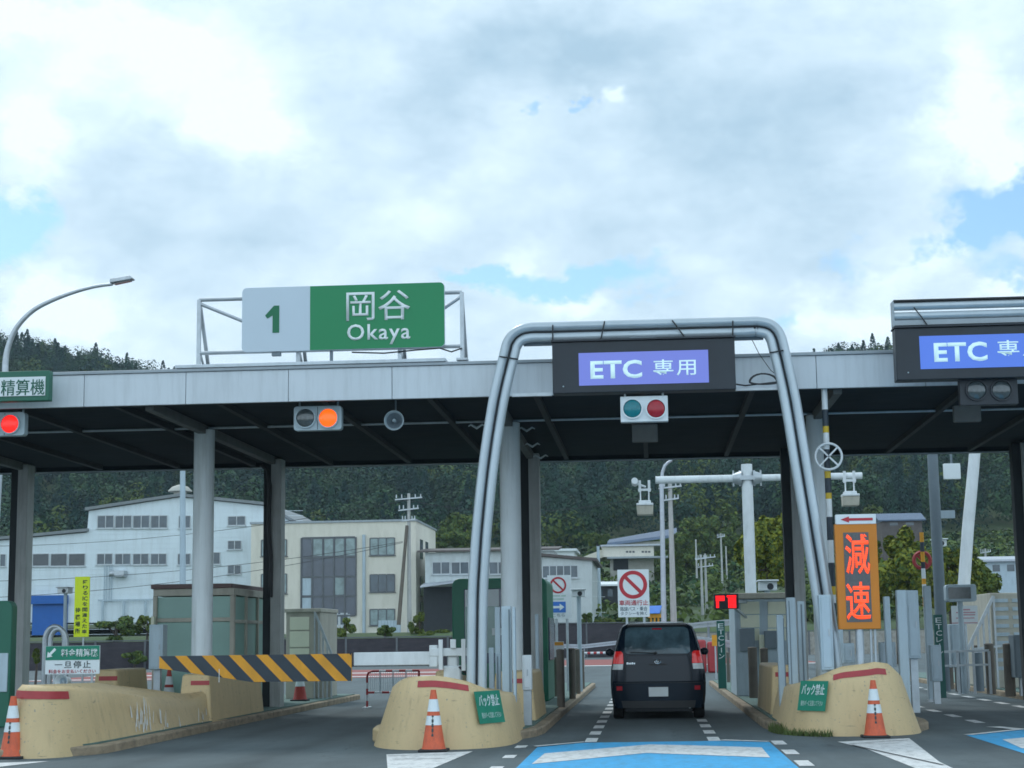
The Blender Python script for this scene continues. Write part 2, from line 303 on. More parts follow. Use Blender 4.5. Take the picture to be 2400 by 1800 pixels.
    def build(s, name, mats, parent=None, bevel=0.0, smooth=38, seg=2):
        me = bpy.data.meshes.new(name); o0 = org(parent) if parent else Vector((0, 0, 0))
        me.from_pydata([(p[0] - o0.x, p[1] - o0.y, p[2] - o0.z) for p in s.v], [], s.f)
        for mm in (mats if isinstance(mats, (list, tuple)) else [mats]): me.materials.append(M[mm] if isinstance(mm, str) else mm)
        if any(s.m): me.polygons.foreach_set('material_index', s.m)
        me.validate(clean_customdata=False)
        if smooth: me.shade_smooth(); me.set_sharp_from_angle(angle=R(smooth))
        me.update()
        o = bpy.data.objects.new(name, me); COL.objects.link(o)
        if parent: o.parent = parent
        if bevel:
            b = o.modifiers.new('bevel', 'BEVEL'); b.width = bevel; b.segments = seg; b.limit_method = 'ANGLE'; b.angle_limit = R(40); b.harden_normals = False
        return o
def tag(o, label=None, cat=None, group=None, kind=None):
    if label: o['label'] = label
    if cat: o['category'] = cat
    if group: o['group'] = group
    if kind: o['kind'] = kind
    return o
def thing(name, loc, label, cat, group=None):
    o = bpy.data.objects.new(name, None); COL.objects.link(o); o.location = loc; o.empty_display_size = .2
    bpy.context.view_layer.update
    return tag(o, label, cat, group)
def copy_tree(o, loc=None, label=None, parent=None):
    c = o.copy(); COL.objects.link(c)
    if parent: c.parent = parent
    for ch in [x for x in bpy.data.objects if x.parent == o]: copy_tree(ch, parent=c)
    if loc is not None: c.location = loc
    if label: c['label'] = label
    return c
_tc = bpy.data.curves.new('lettering_source', 'FONT'); _to = bpy.data.objects.new('lettering_source', _tc); COL.objects.link(_to)
_tc.align_x = 'CENTER'; _tc.align_y = 'CENTER'
def text(s, c, w, h, mat, parent, name='lettering', bold=0.0, ux=(1, 0, 0), uy=(0, 0, 1), depth=.006, space=1.0, line=1.0, resol=3):
    _tc.body = s; _tc.offset = bold; _tc.space_character = space; _tc.space_line = line; _tc.resolution_u = resol
    dg = bpy.context.evaluated_depsgraph_get(); dg.update()
    me0 = bpy.data.meshes.new_from_object(_to.evaluated_get(dg))
    bm = bmesh.new(); bm.from_mesh(me0); bpy.data.meshes.remove(me0)
    bmesh.ops.remove_doubles(bm, verts=bm.verts, dist=1e-5)
    r = bmesh.ops.extrude_face_region(bm, geom=bm.faces[:])
    for v in [g for g in r['geom'] if isinstance(g, bmesh.types.BMVert)]: v.co.z -= 1
    xs = [v.co.x for v in bm.verts]; ys = [v.co.y for v in bm.verts]
    x0, x1, y0, y1 = min(xs), max(xs), min(ys), max(ys)
    ux, uy = Vector(ux).normalized(), Vector(uy).normalized(); un = ux.cross(uy)
    c = Vector(c); o0 = org(parent) if parent else Vector((0, 0, 0))
    for v in bm.verts:
        a, b, zz = (v.co.x - (x0 + x1) / 2) / (x1 - x0) * w, (v.co.y - (y0 + y1) / 2) / (y1 - y0) * h, v.co.z
        v.co = c + ux * a + uy * b + un * (depth * (1 + zz)) - o0
    bmesh.ops.recalc_face_normals(bm, faces=bm.faces)
    me = bpy.data.meshes.new(name); bm.to_mesh(me); bm.free(); me.materials.append(M[mat] if isinstance(mat, str) else mat)
    o = bpy.data.objects.new(name, me); COL.objects.link(o); o.parent = parent
    return o
def rounded(x0, x1, z0, z1, r, y, n=5, corners='1111'):   # rounded rectangle outline at depth y
    pts = []
    for (cx, cz, a0, k) in ((x1 - r, z0 + r, -90, 0), (x1 - r, z1 - r, 0, 1), (x0 + r, z1 - r, 90, 2), (x0 + r, z0 + r, 180, 3)):
        if corners[k] == '1':
            for i in range(n + 1):
                a = R(a0 + 90 * i / n); pts.append((cx + r * math.cos(a), y, cz + r * math.sin(a)))
        else:
            pts.append((x1 if k < 2 else x0, y, z0 if k in (0, 3) else z1))
    return pts
def arrow(mb, c, L, w, hw, hl, ang, y, th=.006, m=0):      # flat arrow on a face towards the road; ang in the X-Z plane
    pts = [(-L / 2, -w / 2), (L / 2 - hl, -w / 2), (L / 2 - hl, -hw / 2), (L / 2, 0), (L / 2 - hl, hw / 2), (L / 2 - hl, w / 2), (-L / 2, w / 2)]
    ca, sa = math.cos(ang), math.sin(ang)
    mb.prism([(c[0] + a * ca - b * sa, y, c[2] + a * sa + b * ca) for a, b in pts], (0, -th, 0), m); return mb
# ------------------------------------------------------------------ the lie of the land
def sstep(a, b, x):
    t = np.clip((x - a) / (b - a), 0, 1); return t * t * (3 - 2 * t)
_rx = [-420, -250, -120, 0, 100, 200, 300, 380, 460, 700, 1100, 1500, 1650, 1710, 1830, 1930, 2212, 2500, 2800]
_ry = [650, 690, 705, 722, 732, 752, 775, 798, 840, 880, 885, 850, 800, 770, 728, 738, 800, 820, 830]
_RX = [at(a, b, 450).x for a, b in zip(_rx, _ry)]; _RZ = [at(a, b, 450).z - (8.0 if a < 1000 else 9.0) for a, b in zip(_rx, _ry)]
def H(X, Y):
    X = np.asarray(X, float); Y = np.asarray(Y, float)
    s = sstep(-12, -7, X)
    lo = sstep(104, 113, Y) * 2.2 * (1 - s) + sstep(131, 139, Y) * 2.4 * s
    slope = np.maximum(0, Y - 140) * (.11 * s + .055 * (1 - s)); slope = np.minimum(slope, 12.6)
    r = np.interp(X, _RX, _RZ)
    hill = sstep(245 - 45 * (1 - s), 470, Y) * np.maximum(r - 15, 10)
    return -.2 + lo + slope + hill - sstep(480, 900, Y) * r * .6
xs = np.concatenate([np.linspace(-900, -160, 20), np.linspace(-150, 130, 113), np.linspace(140, 900, 20)])
ys = np.concatenate([np.linspace(-120, 95, 12), np.linspace(100, 145, 31), np.linspace(150, 480, 80), np.linspace(500, 1600, 14)])
GX, GY = np.meshgrid(xs, ys); GZ = H(GX, GY)
tb = MB(); nx = len(xs)
tb.v = list(zip(GX.ravel().tolist(), GY.ravel().tolist(), GZ.ravel().tolist()))
tb.f = [(j * nx + i, j * nx + i + 1, (j + 1) * nx + i + 1, (j + 1) * nx + i) for j in range(len(ys) - 1) for i in range(nx - 1)]; tb.m = [0] * len(tb.f)
M['meadow'] = pm('hillside_grass', (.045, .078, .024), .95, var=.35, scale=.06, dirt=(.06, .06, .03), dirt_amt=.6, dirt_scale=(.05, .05, .05), bump=.3)
tag(tb.build('terrain', 'meadow', smooth=80), kind='structure')
rb = MB(); rb.quad((-60, -30, 0), (40, -30, 0), (40, 100, 0), (-60, 100, 0)); rb.quad((-11, 100, 0), (40, 100, 0), (40, 130, 0), (-11, 130, 0))
tag(rb.build('road', 'asphalt', smooth=0), kind='structure')
E1, E2, E3 = .004, .008, .012
def flat(name, mat, polys, z):
    b = MB()
    for p in polys: b.poly([(q[0], q[1], z) for q in p])
    me = b.build(name, mat, smooth=0); return tag(me, kind='structure')
flat('red_pavement', 'asphalt_red', [[(-26, 69, 0), (-7.6, 69, 0), (-6.4, 88, 0), (-26, 88, 0)], [(-7, 93, 0), (9, 93, 0), (9, 117, 0), (-7, 117, 0)]], E1)
flat('road_line', 'mark', [[(-26, 70.4), (-8.2, 70.4), (-8.2, 71.6), (-26, 71.6)], [(-26, 78), (-7.6, 78), (-7.6, 79.6), (-26, 79.6)], [(-7, 90.2), (9, 90.2), (9, 92.2), (-7, 92.2)]], E2)
# lane markings in front of the two ETC lanes
def sq(cx, cy, w, l): return [(cx - w / 2, cy - l / 2), (cx + w / 2, cy - l / 2), (cx + w / 2, cy + l / 2), (cx - w / 2, cy + l / 2)]
dash = [sq(sx, 25.0 + i * 1.82, .17, .95) for i in range(15) for sx in (-.87, .87)]
dash += [sq(5.31, 29.2 + i * 2.05, .17, 1.0) for i in range(16)] + [sq(7.22, 29.2 + i * 1.85, .17, 1.0) for i in range(18)]
dash += [sq(1.72, 24.0 - i * 1.93, .17, .85) for i in range(5)] + [sq(-1.78, 23.6 - i * 1.93, .15, .55) for i in range(4)]
flat('dashed_lane_marking', 'mark', dash, E1)
flat('blue_lane_marking', 'mark_blue', [[(-1.55, 8), (1.6, 8), (1.6, 24.1), (1.0, 24.52), (-.95, 24.35), (-1.55, 23.5)], [(4.42, 8), (7.75, 8), (7.75, 26.6), (7.2, 27.3), (5.42, 26.55), (4.47, 25.3)]], E1)
flat('white_lane_arrow', 'mark', [[(-1.37, 22.14), (-1.41, 20.3), (-.08, 22.05), (.41, 21.72), (1.4, 21.05), (1.42, 22.93), (.4, 23.57), (-.04, 23.77)], [(4.75, 24.16), (4.62, 22.3), (6.1, 23.6), (7.5, 22.3), (7.5, 24.1), (6.1, 25.6)],
     [(-1.37, 17.3), (-1.41, 15.4), (0, 17.1), (1.4, 15.3), (1.42, 17.2), (0, 18.9)]], E2)
flat('white_edge_line', 'mark', [[(-1.56, 23.5), (-.96, 24.36), (-.96, 24.52), (-1.62, 23.62)], [(.9, 24.52), (1.56, 24.1), (1.62, 24.22), (1.02, 24.68)], [(4.43, 25.3), (5.40, 26.58), (5.14, 27.35), (5.36, 27.4), (5.62, 26.62), (4.56, 25.26)], [(7.2, 27.3), (7.8, 26.55), (7.9, 26.65), (7.3, 27.45)]], E3)
flat('nose_zone_marking', 'mark', [[(-3.42, 22.25), (-2.35, 22.72), (-2.52, 19.6), (-2.8, 12), (-3.0, 19.6)], [(2.52, 24.05), (3.58, 24.7), (3.25, 20.2), (3.1, 12), (2.72, 22.6)], [(-8.2, 21.3), (-7.62, 21.55), (-7.95, 20.5), (-8.15, 15), (-8.6, 20.3)]], E1)
cr = MB()
for p in [[(2.6, 23.45), (3.5, 24.2)], [(2.62, 23.2), (3.2, 19.6)], [(-3.35, 21.9), (-2.5, 22.1)], [(-3.2, 21.3), (-2.55, 21.35)], [(-1.9, 23.0), (-1.2, 23.9)]]:
    (a, b), (c, d) = p; L = math.hypot(c - a, d - b); ux, uy = -(d - b) / L * .016, (c - a) / L * .016
    cr.poly([(a - ux, b - uy, E3), (c - ux, d - uy, E3), (c + ux, d + uy, E3), (a + ux, b + uy, E3)])
tag(cr.build('pavement_crack', 'dark_gap', smooth=0), kind='structure')
# yard paving and side kerb far left are part of the road sheet; the raised islands:
def island(name, pts, label, h=.14):
    b = MB(); n = len(pts); w = .16
    c = Vector((sum(p[0] for p in pts) / n, sum(p[1] for p in pts) / n))
    b.prism([(p[0], p[1], -.05) for p in pts], (0, 0, h + .05 - .02))
    o = b.build(name, 'kerb', bevel=.025); tag(o, label, 'traffic island')
    ins = []
    for i in range(n):
        p, q, r_ = Vector(pts[i - 1]), Vector(pts[i]), Vector(pts[(i + 1) % n])
        d = ((q - p).normalized() + (r_ - q).normalized()); nrm = Vector((-d.y, d.x)).normalized(); ins.append(q + nrm * w)
    t = MB(); t.prism([(p.x, p.y, h - .05) for p in ins], (0, 0, .05)); t.build('paved_top', 'deck', o)
    return o
def oval_front(xl, xr, yf, yb, n=9, depth=1.5):
    cx, hw = (xl + xr) / 2, (xr - xl) / 2
    return [(cx + hw * math.sin(R(-90 + 180 * i / n)), yf + depth - depth * math.cos(R(-90 + 180 * i / n))) for i in range(n + 1)] + [(xr, yb), (xl, yb)]
island('traffic_island', oval_front(-10.9, -7.35, 21.9, 43.5, depth=1.2), 'long kerbed island on the left carrying the glass booth and curved barrier wall')
island('traffic_island', oval_front(-4.15, -1.66, 24.3, 52, depth=2.6), 'kerbed island left of the dark car, carrying the green booth')
island('traffic_island', oval_front(1.76, 4.3, 25.6, 53, depth=2.2), 'kerbed island right of the dark car, carrying the orange display')
island('traffic_island', [(8.0, 34), (11.5, 31), (13, 31), (13, 60), (8.0, 60)], 'kerbed island at the far right with brown rail posts')

# ------------------------------------------------------------------ impact noses
def loft_nose(name, outline, ztop, inset, label, mat='beige', crown=.06, z0=0.0):
    """outline: open base polyline running from back left round the front to back right; closed at the back"""
    n = len(outline); c = Vector((sum(p[0] for p in outline) / n, sum(p[1] for p in outline) / n))
    nrm = []
    for i in range(n):
        p = Vector(outline[max(i - 1, 0)]); q = Vector(outline[min(i + 1, n - 1)]); d = (q - p).normalized(); nrm.append(Vector((-d.y, d.x)))
    def pt(i, f): 
        ins = inset[i] if isinstance(inset, list) else inset
        return Vector((outline[i][0] + nrm[i].x * ins * f, outline[i][1] + nrm[i].y * ins * f, z0 + (ztop[i] - z0) * f))
    rows = [0, .35, .7, .93]; b = MB(); vs, fs = [], []
    for f in rows: vs += [pt(i, f) for i in range(n)]
    vs += [pt(i, 1) + Vector((nrm[i].x * .05, nrm[i].y * .05, 0)) for i in range(n)]
    k = len(rows) + 1
    for r_ in range(k - 1):
        for i in range(n - 1): fs.append((r_ * n + i, r_ * n + i + 1, (r_ + 1) * n + i + 1, (r_ + 1) * n + i))
    top = (k - 1) * n
    for i in range(n // 2):                     # cap strips across
        j = n - 1 - i
        if i + 1 < j - 1 + 1 and i + 1 <= j - 1: fs.append((top + i, top + i + 1, top + j - 1, top + j) if i + 1 != j - 1 else (top + i, top + i + 1, top + j))
    for r_ in range(k - 1): fs.append((r_ * n + n - 1, r_ * n, (r_ + 1) * n, (r_ + 1) * n + n - 1))
    b.add(vs, fs); o = b.build(name, mat, smooth=60); tag(o, label, 'concrete barrier', 'beige concrete barriers at the ends of the islands')
    return o, pt, nrm
def nose_band(o, pt, nrm, i0, i1, f0, f1, mat, name='reflective_stripe', off=.006):
    b = MB(); vs = []; idx = list(np.linspace(i0, i1, 14))
    def ip(i, f):
        a = min(int(i), len(nrm) - 2); t = i - a; q = pt(a, f).lerp(pt(a + 1, f), t); w = nrm[a].lerp(nrm[a + 1], t); return q - Vector((w.x, w.y, -.25)) * off
    for i in idx: vs += [ip(i, f0), ip(i, f1)]
    b.add(vs, [(2 * k, 2 * k + 2, 2 * k + 3, 2 * k + 1) for k in range(len(idx) - 1)]); return b.build(name, mat, o, smooth=60)
def arc(xl, xr, yf, dl, dr, n, ybl, ybr, e=.78):
    cx = (xl + xr) / 2; hw = (xr - xl) / 2; pts = [(xl, ybl)]
    for i in range(n + 1):
        a = R(-90 + 180 * i / n); d = dl if a < 0 else dr
        pts.append((cx + hw * math.copysign(abs(math.sin(a)) ** e, a), yf + d * (1 - max(0, math.cos(a)) ** e)))
    pts.append((xr, ybr)); return pts
def find(pt, n, x, y, f0=0, f1=1):             # the spot of a nose's skin seen at (x, y)
    best = None
    for i in np.arange(0, n - 1.01, .1):
        a = int(i)
        for f in np.linspace(f0, f1, 21):
            q = pt(a, f).lerp(pt(a + 1, f), i - a); s = seen(q); d = math.hypot(s[0] - x, s[1] - y) + .02 * q.y * 10
            if best is None or d < best[0]: best = (d, i, f, q)
    return best[1:]
# middle nose
oc = arc(-3.98, -1.90, 23.12, 2.3, 1.75, 24, 26.9, 26.4)
zc = [.86] + [float(np.interp(i, [0, 4, 8, 12, 16, 20, 24], [.80, .87, .955, .975, .89, .75, .67])) for i in range(25)] + [.66]
ic = [.30] + [float(np.interp(i, [0, 10, 24], [.30, .24, .13])) for i in range(25)] + [.13]
noseC, ptC, nC = loft_nose('impact_barrier', oc, zc, ic, 'domed beige barrier left of the car, red stripe and green notice on its slope')
nose_band(noseC, ptC, nC, find(ptC, 27, 902, 1487, .8, .95)[0], find(ptC, 27, 1012, 1490, .8, .95)[0], .845, .935, 'stripe_red')
lipb = MB(); lipb.prism([(x, y, 0) for x, y in [(-4.14, 28.2), (-4.14, 25.9), (-4.06, 25.1), (-3.85, 24.6), (-3.7, 24.7), (-3.85, 25.4), (-3.9, 28.2)]], (0, 0, .2)); lipb.build('foot_kerb', 'beige', noseC, bevel=.03)
# right nose
orr = arc(1.92, 4.02, 25.3, 1.7, 1.5, 24, 28.6, 27.8)
zr = [.68] + [float(np.interp(i, [0, 4, 8, 11, 14, 17, 20, 24], [.70, .76, .88, .99, 1.05, 1.02, .9, .74])) for i in range(25)] + [.70]
ir = [.17] + [float(np.interp(i, [0, 12, 24], [.17, .22, .27])) for i in range(25)] + [.27]
noseR, ptR, nR = loft_nose('impact_barrier', orr, zr, ir, 'domed beige barrier under the orange display, weeds growing along its foot')
nose_band(noseR, ptR, nR, find(ptR, 27, 1800, 1463, .75, .95)[0], find(ptR, 27, 1916, 1462, .75, .95)[0], .83, .915, 'stripe_red')
# left nose with its long side wall
ol = [(-8.64, 29.2)] + arc(-8.64, -7.52, 22.05, 1.3, 1.5, 12, 26.0, 25.0)[:-1] + [(-7.5, 24.6), (-7.5, 25.4), (-7.5, 26.2), (-7.5, 27.0), (-7.5, 27.7), (-7.5, 28.3), (-7.5, 28.7), (-7.5, 29.0), (-7.5, 29.2)]
zl = [.55, .88] + [.92, .93, .94, .945, .945, .94, .935, .93, .925, .92, .91, .89, .86] + [.80, .73, .66, .60, .555, .54, .545, .58, .64]
il = [.12, .12] + [float(np.interp(i, [0, 5, 12], [.12, .16, .22])) for i in range(13)] + [.23, .24, .24, .24, .23, .22, .2, .17, .13]
noseL, ptL, nL = loft_nose('impact_barrier', ol, zl, il, 'long beige barrier wall at the left edge, scuffed white along its side')
nose_band(noseL, ptL, nL, find(ptL, 24, 36, 1506, .8, .95)[0], find(ptL, 24, 150, 1512, .8, .95)[0], .81, .92, 'stripe_red', off=.012)
sk = MB()                                       # white scrapes on the side wall
for k in range(34):
    y = (24.9 + random.random() * 1.7) if k < 22 else (26.2 + random.random() * 3.0); z = (.16 + random.random() * .3) if k < 22 else (.06 + random.random() * .2); L = .06 + random.random() * .22; a = R(70 + random.random() * 60); w = .02 + random.random() * .05
    f0 = z / .66; x = -7.5 - .235 * f0 + .010
    sk.poly([(x, y, z), (x + .003, y + w, z - .01), (x - .02 * L, y + w + L * math.cos(a) * .6, z + L * .8), (x - .02 * L, y + L * math.cos(a) * .6, z + L)])
sk.build('scuff_mark', 'scuff', noseL, smooth=0)  # white scuff marks, all in one mesh
def block(x0, x1, y0, y1, h, label, bt=.12, stripe=(.2, 1.0), st_z=(.80, .88)):
    b = MB(); b.add([(x0, y0, 0), (x1, y0, 0), (x1, y1, 0), (x0, y1, 0), (x0 + bt * .6, y0 + bt, h), (x1 - bt * .8, y0 + bt, h), (x1 - bt * .8, y1, h), (x0 + bt * .6, y1, h)],
        [(0, 3, 2, 1), (4, 5, 6, 7), (0, 1, 5, 4), (1, 2, 6, 5), (2, 3, 7, 6), (3, 0, 4, 7)])
    o = b.build('barrier_block', 'beige', bevel=.05, seg=3); tag(o, label, 'concrete barrier', 'beige concrete blocks guarding the booths')
    if stripe:
        s = MB(); xa, xb = x0 + bt * .5 + (x1 - x0 - bt * 1.2) * stripe[0], x0 + bt * .5 + (x1 - x0 - bt * 1.2) * stripe[1]; za, zb = h * st_z[0], h * st_z[1]
        ya, yb = y0 + bt * st_z[0] - .008, y0 + bt * st_z[1] - .008
        s.add([(xa, ya, za), (xb, ya, za), (xb, yb, zb), (xa, yb, zb), (xa, ya + .02, za), (xb, ya + .02, za), (xb, yb + .02, zb), (xa, yb + .02, zb)], [(0, 1, 2, 3), (0, 4, 5, 1), (3, 2, 6, 7), (1, 5, 6, 2), (0, 3, 7, 4)])
        s.build('reflective_stripe', 'stripe_red', o)
    return o
block(-8.12, -7.48, 29.15, 33.2, .93, 'beige block at the foot of the left round column, end of the barrier wall', stripe=(.35, 1.0))
block(-10.25, -9.68, 31.0, 33.0, 1.0, 'beige block with red stripe left of the grey cabinet, behind the barrier wall')
block(-2.62, -1.86, 28.2, 31.0, .92, 'beige block behind the middle barrier beside the pale column', stripe=(.45, .95))
block(-3.78, -3.25, 29.6, 31.2, .93, 'beige block behind the middle barrier, under the white barrier arm', stripe=(.1, .9))
block(1.98, 2.5, 29.4, 33.0, .95, 'beige block behind the right barrier, left of the grey detector posts', stripe=(.15, .85))
block(8.5, 9.1, 45.0, 47.0, .55, 'low beige block on the far right island', stripe=None)
block(8.35, 9.3, 36.0, 38.0, .6, 'beige block at the right edge between brown rail posts', stripe=None)

# notices fixed to the nose slopes
def notice(pc, ux, uy, w, h, o, lines):
    ux, uy = Vector(ux).normalized(), Vector(uy); uy = (uy - ux * uy.dot(ux)).normalized(); un = ux.cross(uy); c = Vector(pc) + un * .02
    b = MB(); b.prism([c + ux * (sx * w / 2) + uy * (sy * h / 2) - un * .012 for sx, sy in ((-1, -1), (1, -1), (1, 1), (-1, 1))], un * .012)
    p = b.build('notice_board', 'notice_green', o)
    for s, dy, tw, th, mt in lines: text(s, c + uy * dy, tw, th, mt, p, ux=ux, uy=uy, depth=.004, bold=.008)
def place_notice(nose, pt, n, x, y, hx):
    i, f, c = find(pt, n, x, y, .3, .95); a = int(i); b_ = min(a + 1, n - 1)
    l, r_ = pt(a, f), pt(b_, f); uy = pt(a, min(1, f + .2)) - pt(a, max(0, f - .2)); c = pt(a, f).lerp(pt(b_, f), i - a)
    il, ir_ = max(0, i - 1.3), min(n - 1.01, i + 1.3)
    ux = pt(int(ir_), f).lerp(pt(int(ir_) + 1, f), ir_ - int(ir_)) - pt(int(il), f).lerp(pt(int(il) + 1, f), il - int(il)); ux.z = 0
    notice(c + Vector((0, -.012, .005)), ux, uy, .60 if hx > 0 else .53, .44, nose, [('バック禁止', .09, .48 if hx > 0 else .44, .16, 'ink_white'), ('後方バーに注意して下さい', -.11, .46 if hx > 0 else .42, .08, 'ink_faint')])
place_notice(noseC, ptC, 27, 1056, 1527, 1); place_notice(noseR, ptR, 27, 1757, 1504, -1)

# ------------------------------------------------------------------ toll canopy
can = thing('toll_canopy', (0, 26.2, 0), 'long flat toll gate canopy with pale fascia, dark underside and two rows of columns', 'canopy')
ZB, ZT, YF, YK = 5.226, 5.74, 26.45, 36.6
seams = [-20.0 + .0]; x = -15.6
fb = MB(); edges = [-18.9, -17.2] + [-7.28 - 1.66 * k for k in range(5, 0, -1)] + [-7.28 + 1.66 * k for k in range(0, 16)]
for a, b in zip(edges[:-1], edges[1:]): fb.bx(a + .004, b - .004, YF, YF + .06, ZB, ZT)
fb.build('fascia', 'fascia', can, bevel=.006)
g = MB(); g.bx(edges[0], edges[-1], YF + .03, YF + .2, ZB + .01, ZT - .01); g.build('fascia_backing', 'dark_gap', can)
t = MB(); t.bx(edges[0] - .02, edges[-1] + .02, YF - .03, YF + .35, ZT + .003, ZT + .055); t.build('roof_trim', 'trim', can, bevel=.008)
t = MB(); t.bx(-7.45, -3.1, YF - .05, YF + .3, ZT + .06, ZT + .115); t.build('sign_base_trim', 'fascia', can, bevel=.008)
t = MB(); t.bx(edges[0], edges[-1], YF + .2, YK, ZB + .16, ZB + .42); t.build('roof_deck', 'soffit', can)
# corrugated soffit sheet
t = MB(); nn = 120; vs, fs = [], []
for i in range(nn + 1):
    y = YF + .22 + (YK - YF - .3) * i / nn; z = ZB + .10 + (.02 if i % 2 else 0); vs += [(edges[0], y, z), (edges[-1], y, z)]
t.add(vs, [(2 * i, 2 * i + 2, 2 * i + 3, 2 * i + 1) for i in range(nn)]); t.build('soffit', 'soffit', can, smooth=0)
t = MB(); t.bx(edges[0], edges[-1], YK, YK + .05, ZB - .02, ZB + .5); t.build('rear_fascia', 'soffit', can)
t = MB(); t.tube([(edges[0], YK - .1, ZB - .01), (edges[-1], YK - .1, ZB - .01)], .018, 6); t.tube([(edges[0], 30.0, ZB + .06), (edges[-1], 30.0, ZB + .06)], .022, 6); t.build('conduit', 'galv', can)
CX = [-13.3, -7.90, -2.39, 3.01, 8.5]; RXc = [-13.30, -7.83, -2.40, 2.99, 7.66]
for i, (a, b) in enumerate(zip(CX, RXc)):
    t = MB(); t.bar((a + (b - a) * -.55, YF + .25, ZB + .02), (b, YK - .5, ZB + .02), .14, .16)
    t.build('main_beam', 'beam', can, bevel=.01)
for x in np.arange(-17, 18, 1.7):
    if min(abs(x - c) for c in CX) > .6:
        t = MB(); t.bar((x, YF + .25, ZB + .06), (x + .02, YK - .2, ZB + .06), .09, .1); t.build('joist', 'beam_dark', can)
for x in CX:
    t = MB(); t.tube([(x, 30, .1), (x, 30, ZB + .02)], .185, 28); t.lathe([(.3, 0), (.3, .04), (.2, .05)], x, 30, .14, 20); t.build('round_column', 'column', can)
for x in RXc:
    t = MB(); t.bx(x - .03, x + .19, 35.3, 35.7, .1, ZB + .05); t.bx(x - .20, x - .03, 35.36, 35.64, .1, ZB + .05, 1); t.build('square_column', ['column_grey', 'beam_dark'], can, bevel=.01)
for (px, py, Y) in [(1112, 885, 29.2), (1126, 887, 29.4), (1138, 931, 31.2), (1150, 965, 33), (1168, 990, 34.2), (1030, 925, 29.6), (1040, 884, 29.2)]:
    p = at(px, py, Y); t = MB()                  # forked cable clamps along the strut by the middle column
    t.tube([p + Vector((-.15, 0, .035)), p + Vector((-.10, -.03, .06)), p, p + Vector((.10, -.03, .06)), p + Vector((.15, 0, .035))], [.008, .018, .024, .018, .008], 6); t.build('cable_clamp', 'column', can)
# black hose drooping on the back column
t = MB(); t.tube([at(563, 1003, 35.2), at(578, 1015, 35.2), at(583, 1050, 35.2), at(580, 1140, 35.25), at(585, 1200, 35.25), at(584, 1290, 35.25)], .045, 8); t.build('drain_hose', 'cable', can)

# ------------------------------------------------------------------ signs on the canopy
ok = thing('direction_sign', at(740, 760, 26.5), 'wide green and pale sign reading 1 Okaya standing on the canopy roof', 'road sign')
X0, X1, Z0, Z1 = rect(513, 968, 612.5, 758, 26.4); Zc = (Z0 + Z1) / 2
xs_ = X0 + (X1 - X0) * (667 - 513) / 455
p = MB(); p.prism(rounded(X0, X1, Z0, Z1, .075, 26.40), (0, .06, 0)); pan = p.build('sign_panel', 'sign_grey', ok)
p = MB(); p.prism(rounded(xs_, X1 - .004, Z0 + .004, Z1 - .004, .072, 26.395, corners='1100'), (0, .008, 0)); p.build('green_field', 'sign_green', pan)
k = mpp(26.4)
oc_ = at(588, 690, 26.4); p = MB(); p.prism([(oc_.x + (a - 588) * k, 26.399, oc_.z - (b - 690) * k) for a, b in ((572, 681), (592, 659), (604, 659), (604, 720.5), (589, 720.5), (589, 681), (577, 688))], (0, -.006, 0)); p.build('numeral', 'ink_green', pan, smooth=0)
text('岡谷', (at(817, 660, 26.39).x, 26.39, at(817, 660, 26.4).z), 143 * k, 67 * k, 'ink_white', pan, bold=.004)
text('Okaya', (at(818, 722, 26.39).x, 26.39, at(818, 722, 26.4).z), 141 * k, 47 * k, 'ink_white', pan, bold=.012, space=1.12)
fr = MB(); zt, zb = Z1 - .14, Z0 + .03; xl, xr = X0 - .74, X1 + .26; zf = ZT + .10; r_ = .032
for x in (xl, xl + 1.62, xr - 1.0, xr):
    fr.bar((x, 26.56, zf), (x, 26.56, zt), .06); fr.bar((x, 26.6, zt - .05), (x, 27.25, zf - .02), .05); fr.bx(x - .09, x + .09, 26.47, 26.65, zf - .012, zf + .02)
    fr.bar((x, 26.58, zf + .3), (x, 26.95, zf), .03)
fr.tube([(xl, 26.56, zt), (xr, 26.56, zt)], r_, 8); fr.tube([(xl, 26.56, zb), (xr, 26.56, zb)], r_, 8)
fr.tube([(xl, 26.56, zt - .06), (X0 + .4, 26.56, zt - .55)], .028, 8); fr.tube([(xr, 26.56, zt - .06), (X1 - .4, 26.56, zt - .5)], .028, 8)
fr.build('support_frame', 'galv', ok)
p = MB(); a = at(597, 765, 26.45); p.bx(a.x - .07, a.x + .07, 26.42, 26.5, a.z - .03, a.z + .03); b = at(716, 765, 26.5); p.bx(b.x - .02, b.x + .02, 26.46, 26.54, b.z - .18, b.z + .05); p.build('junction_box', 'cab_dark', ok)
p = MB(); p.tube([at(760, 761, 26.5), at(830, 763, 26.5), at(900, 756, 26.5), at(950, 752, 26.5), at(975, 760, 26.5), at(998, 752, 26.5)], .012, 6); p.build('cable', 'cable', ok)

ad = thing('machine_sign', at(60, 870, 26.1), 'green framed white sign cut by the left edge, naming the fare machine', 'road sign')
X0, X1, Z0, Z1 = rect(-130, 118, 803, 871, 26.08); p = MB(); p.bx(X0, X1, 26.0, 26.16, Z0, Z1); bd = p.build('sign_box', 'board_green', ad, bevel=.012)
a0, a1, c0, c1 = rect(-118, 105, 815, 858, 26.0); p = MB(); p.bx(a0, a1, 25.985, 26.02, c0, c1); p.build('white_face', 'sign_white', bd)
k = mpp(26); text('精算機', (at(50, 837, 26).x, 25.985, at(50, 837, 26).z), 100 * k, 36 * k, 'board_green', bd, bold=.004)

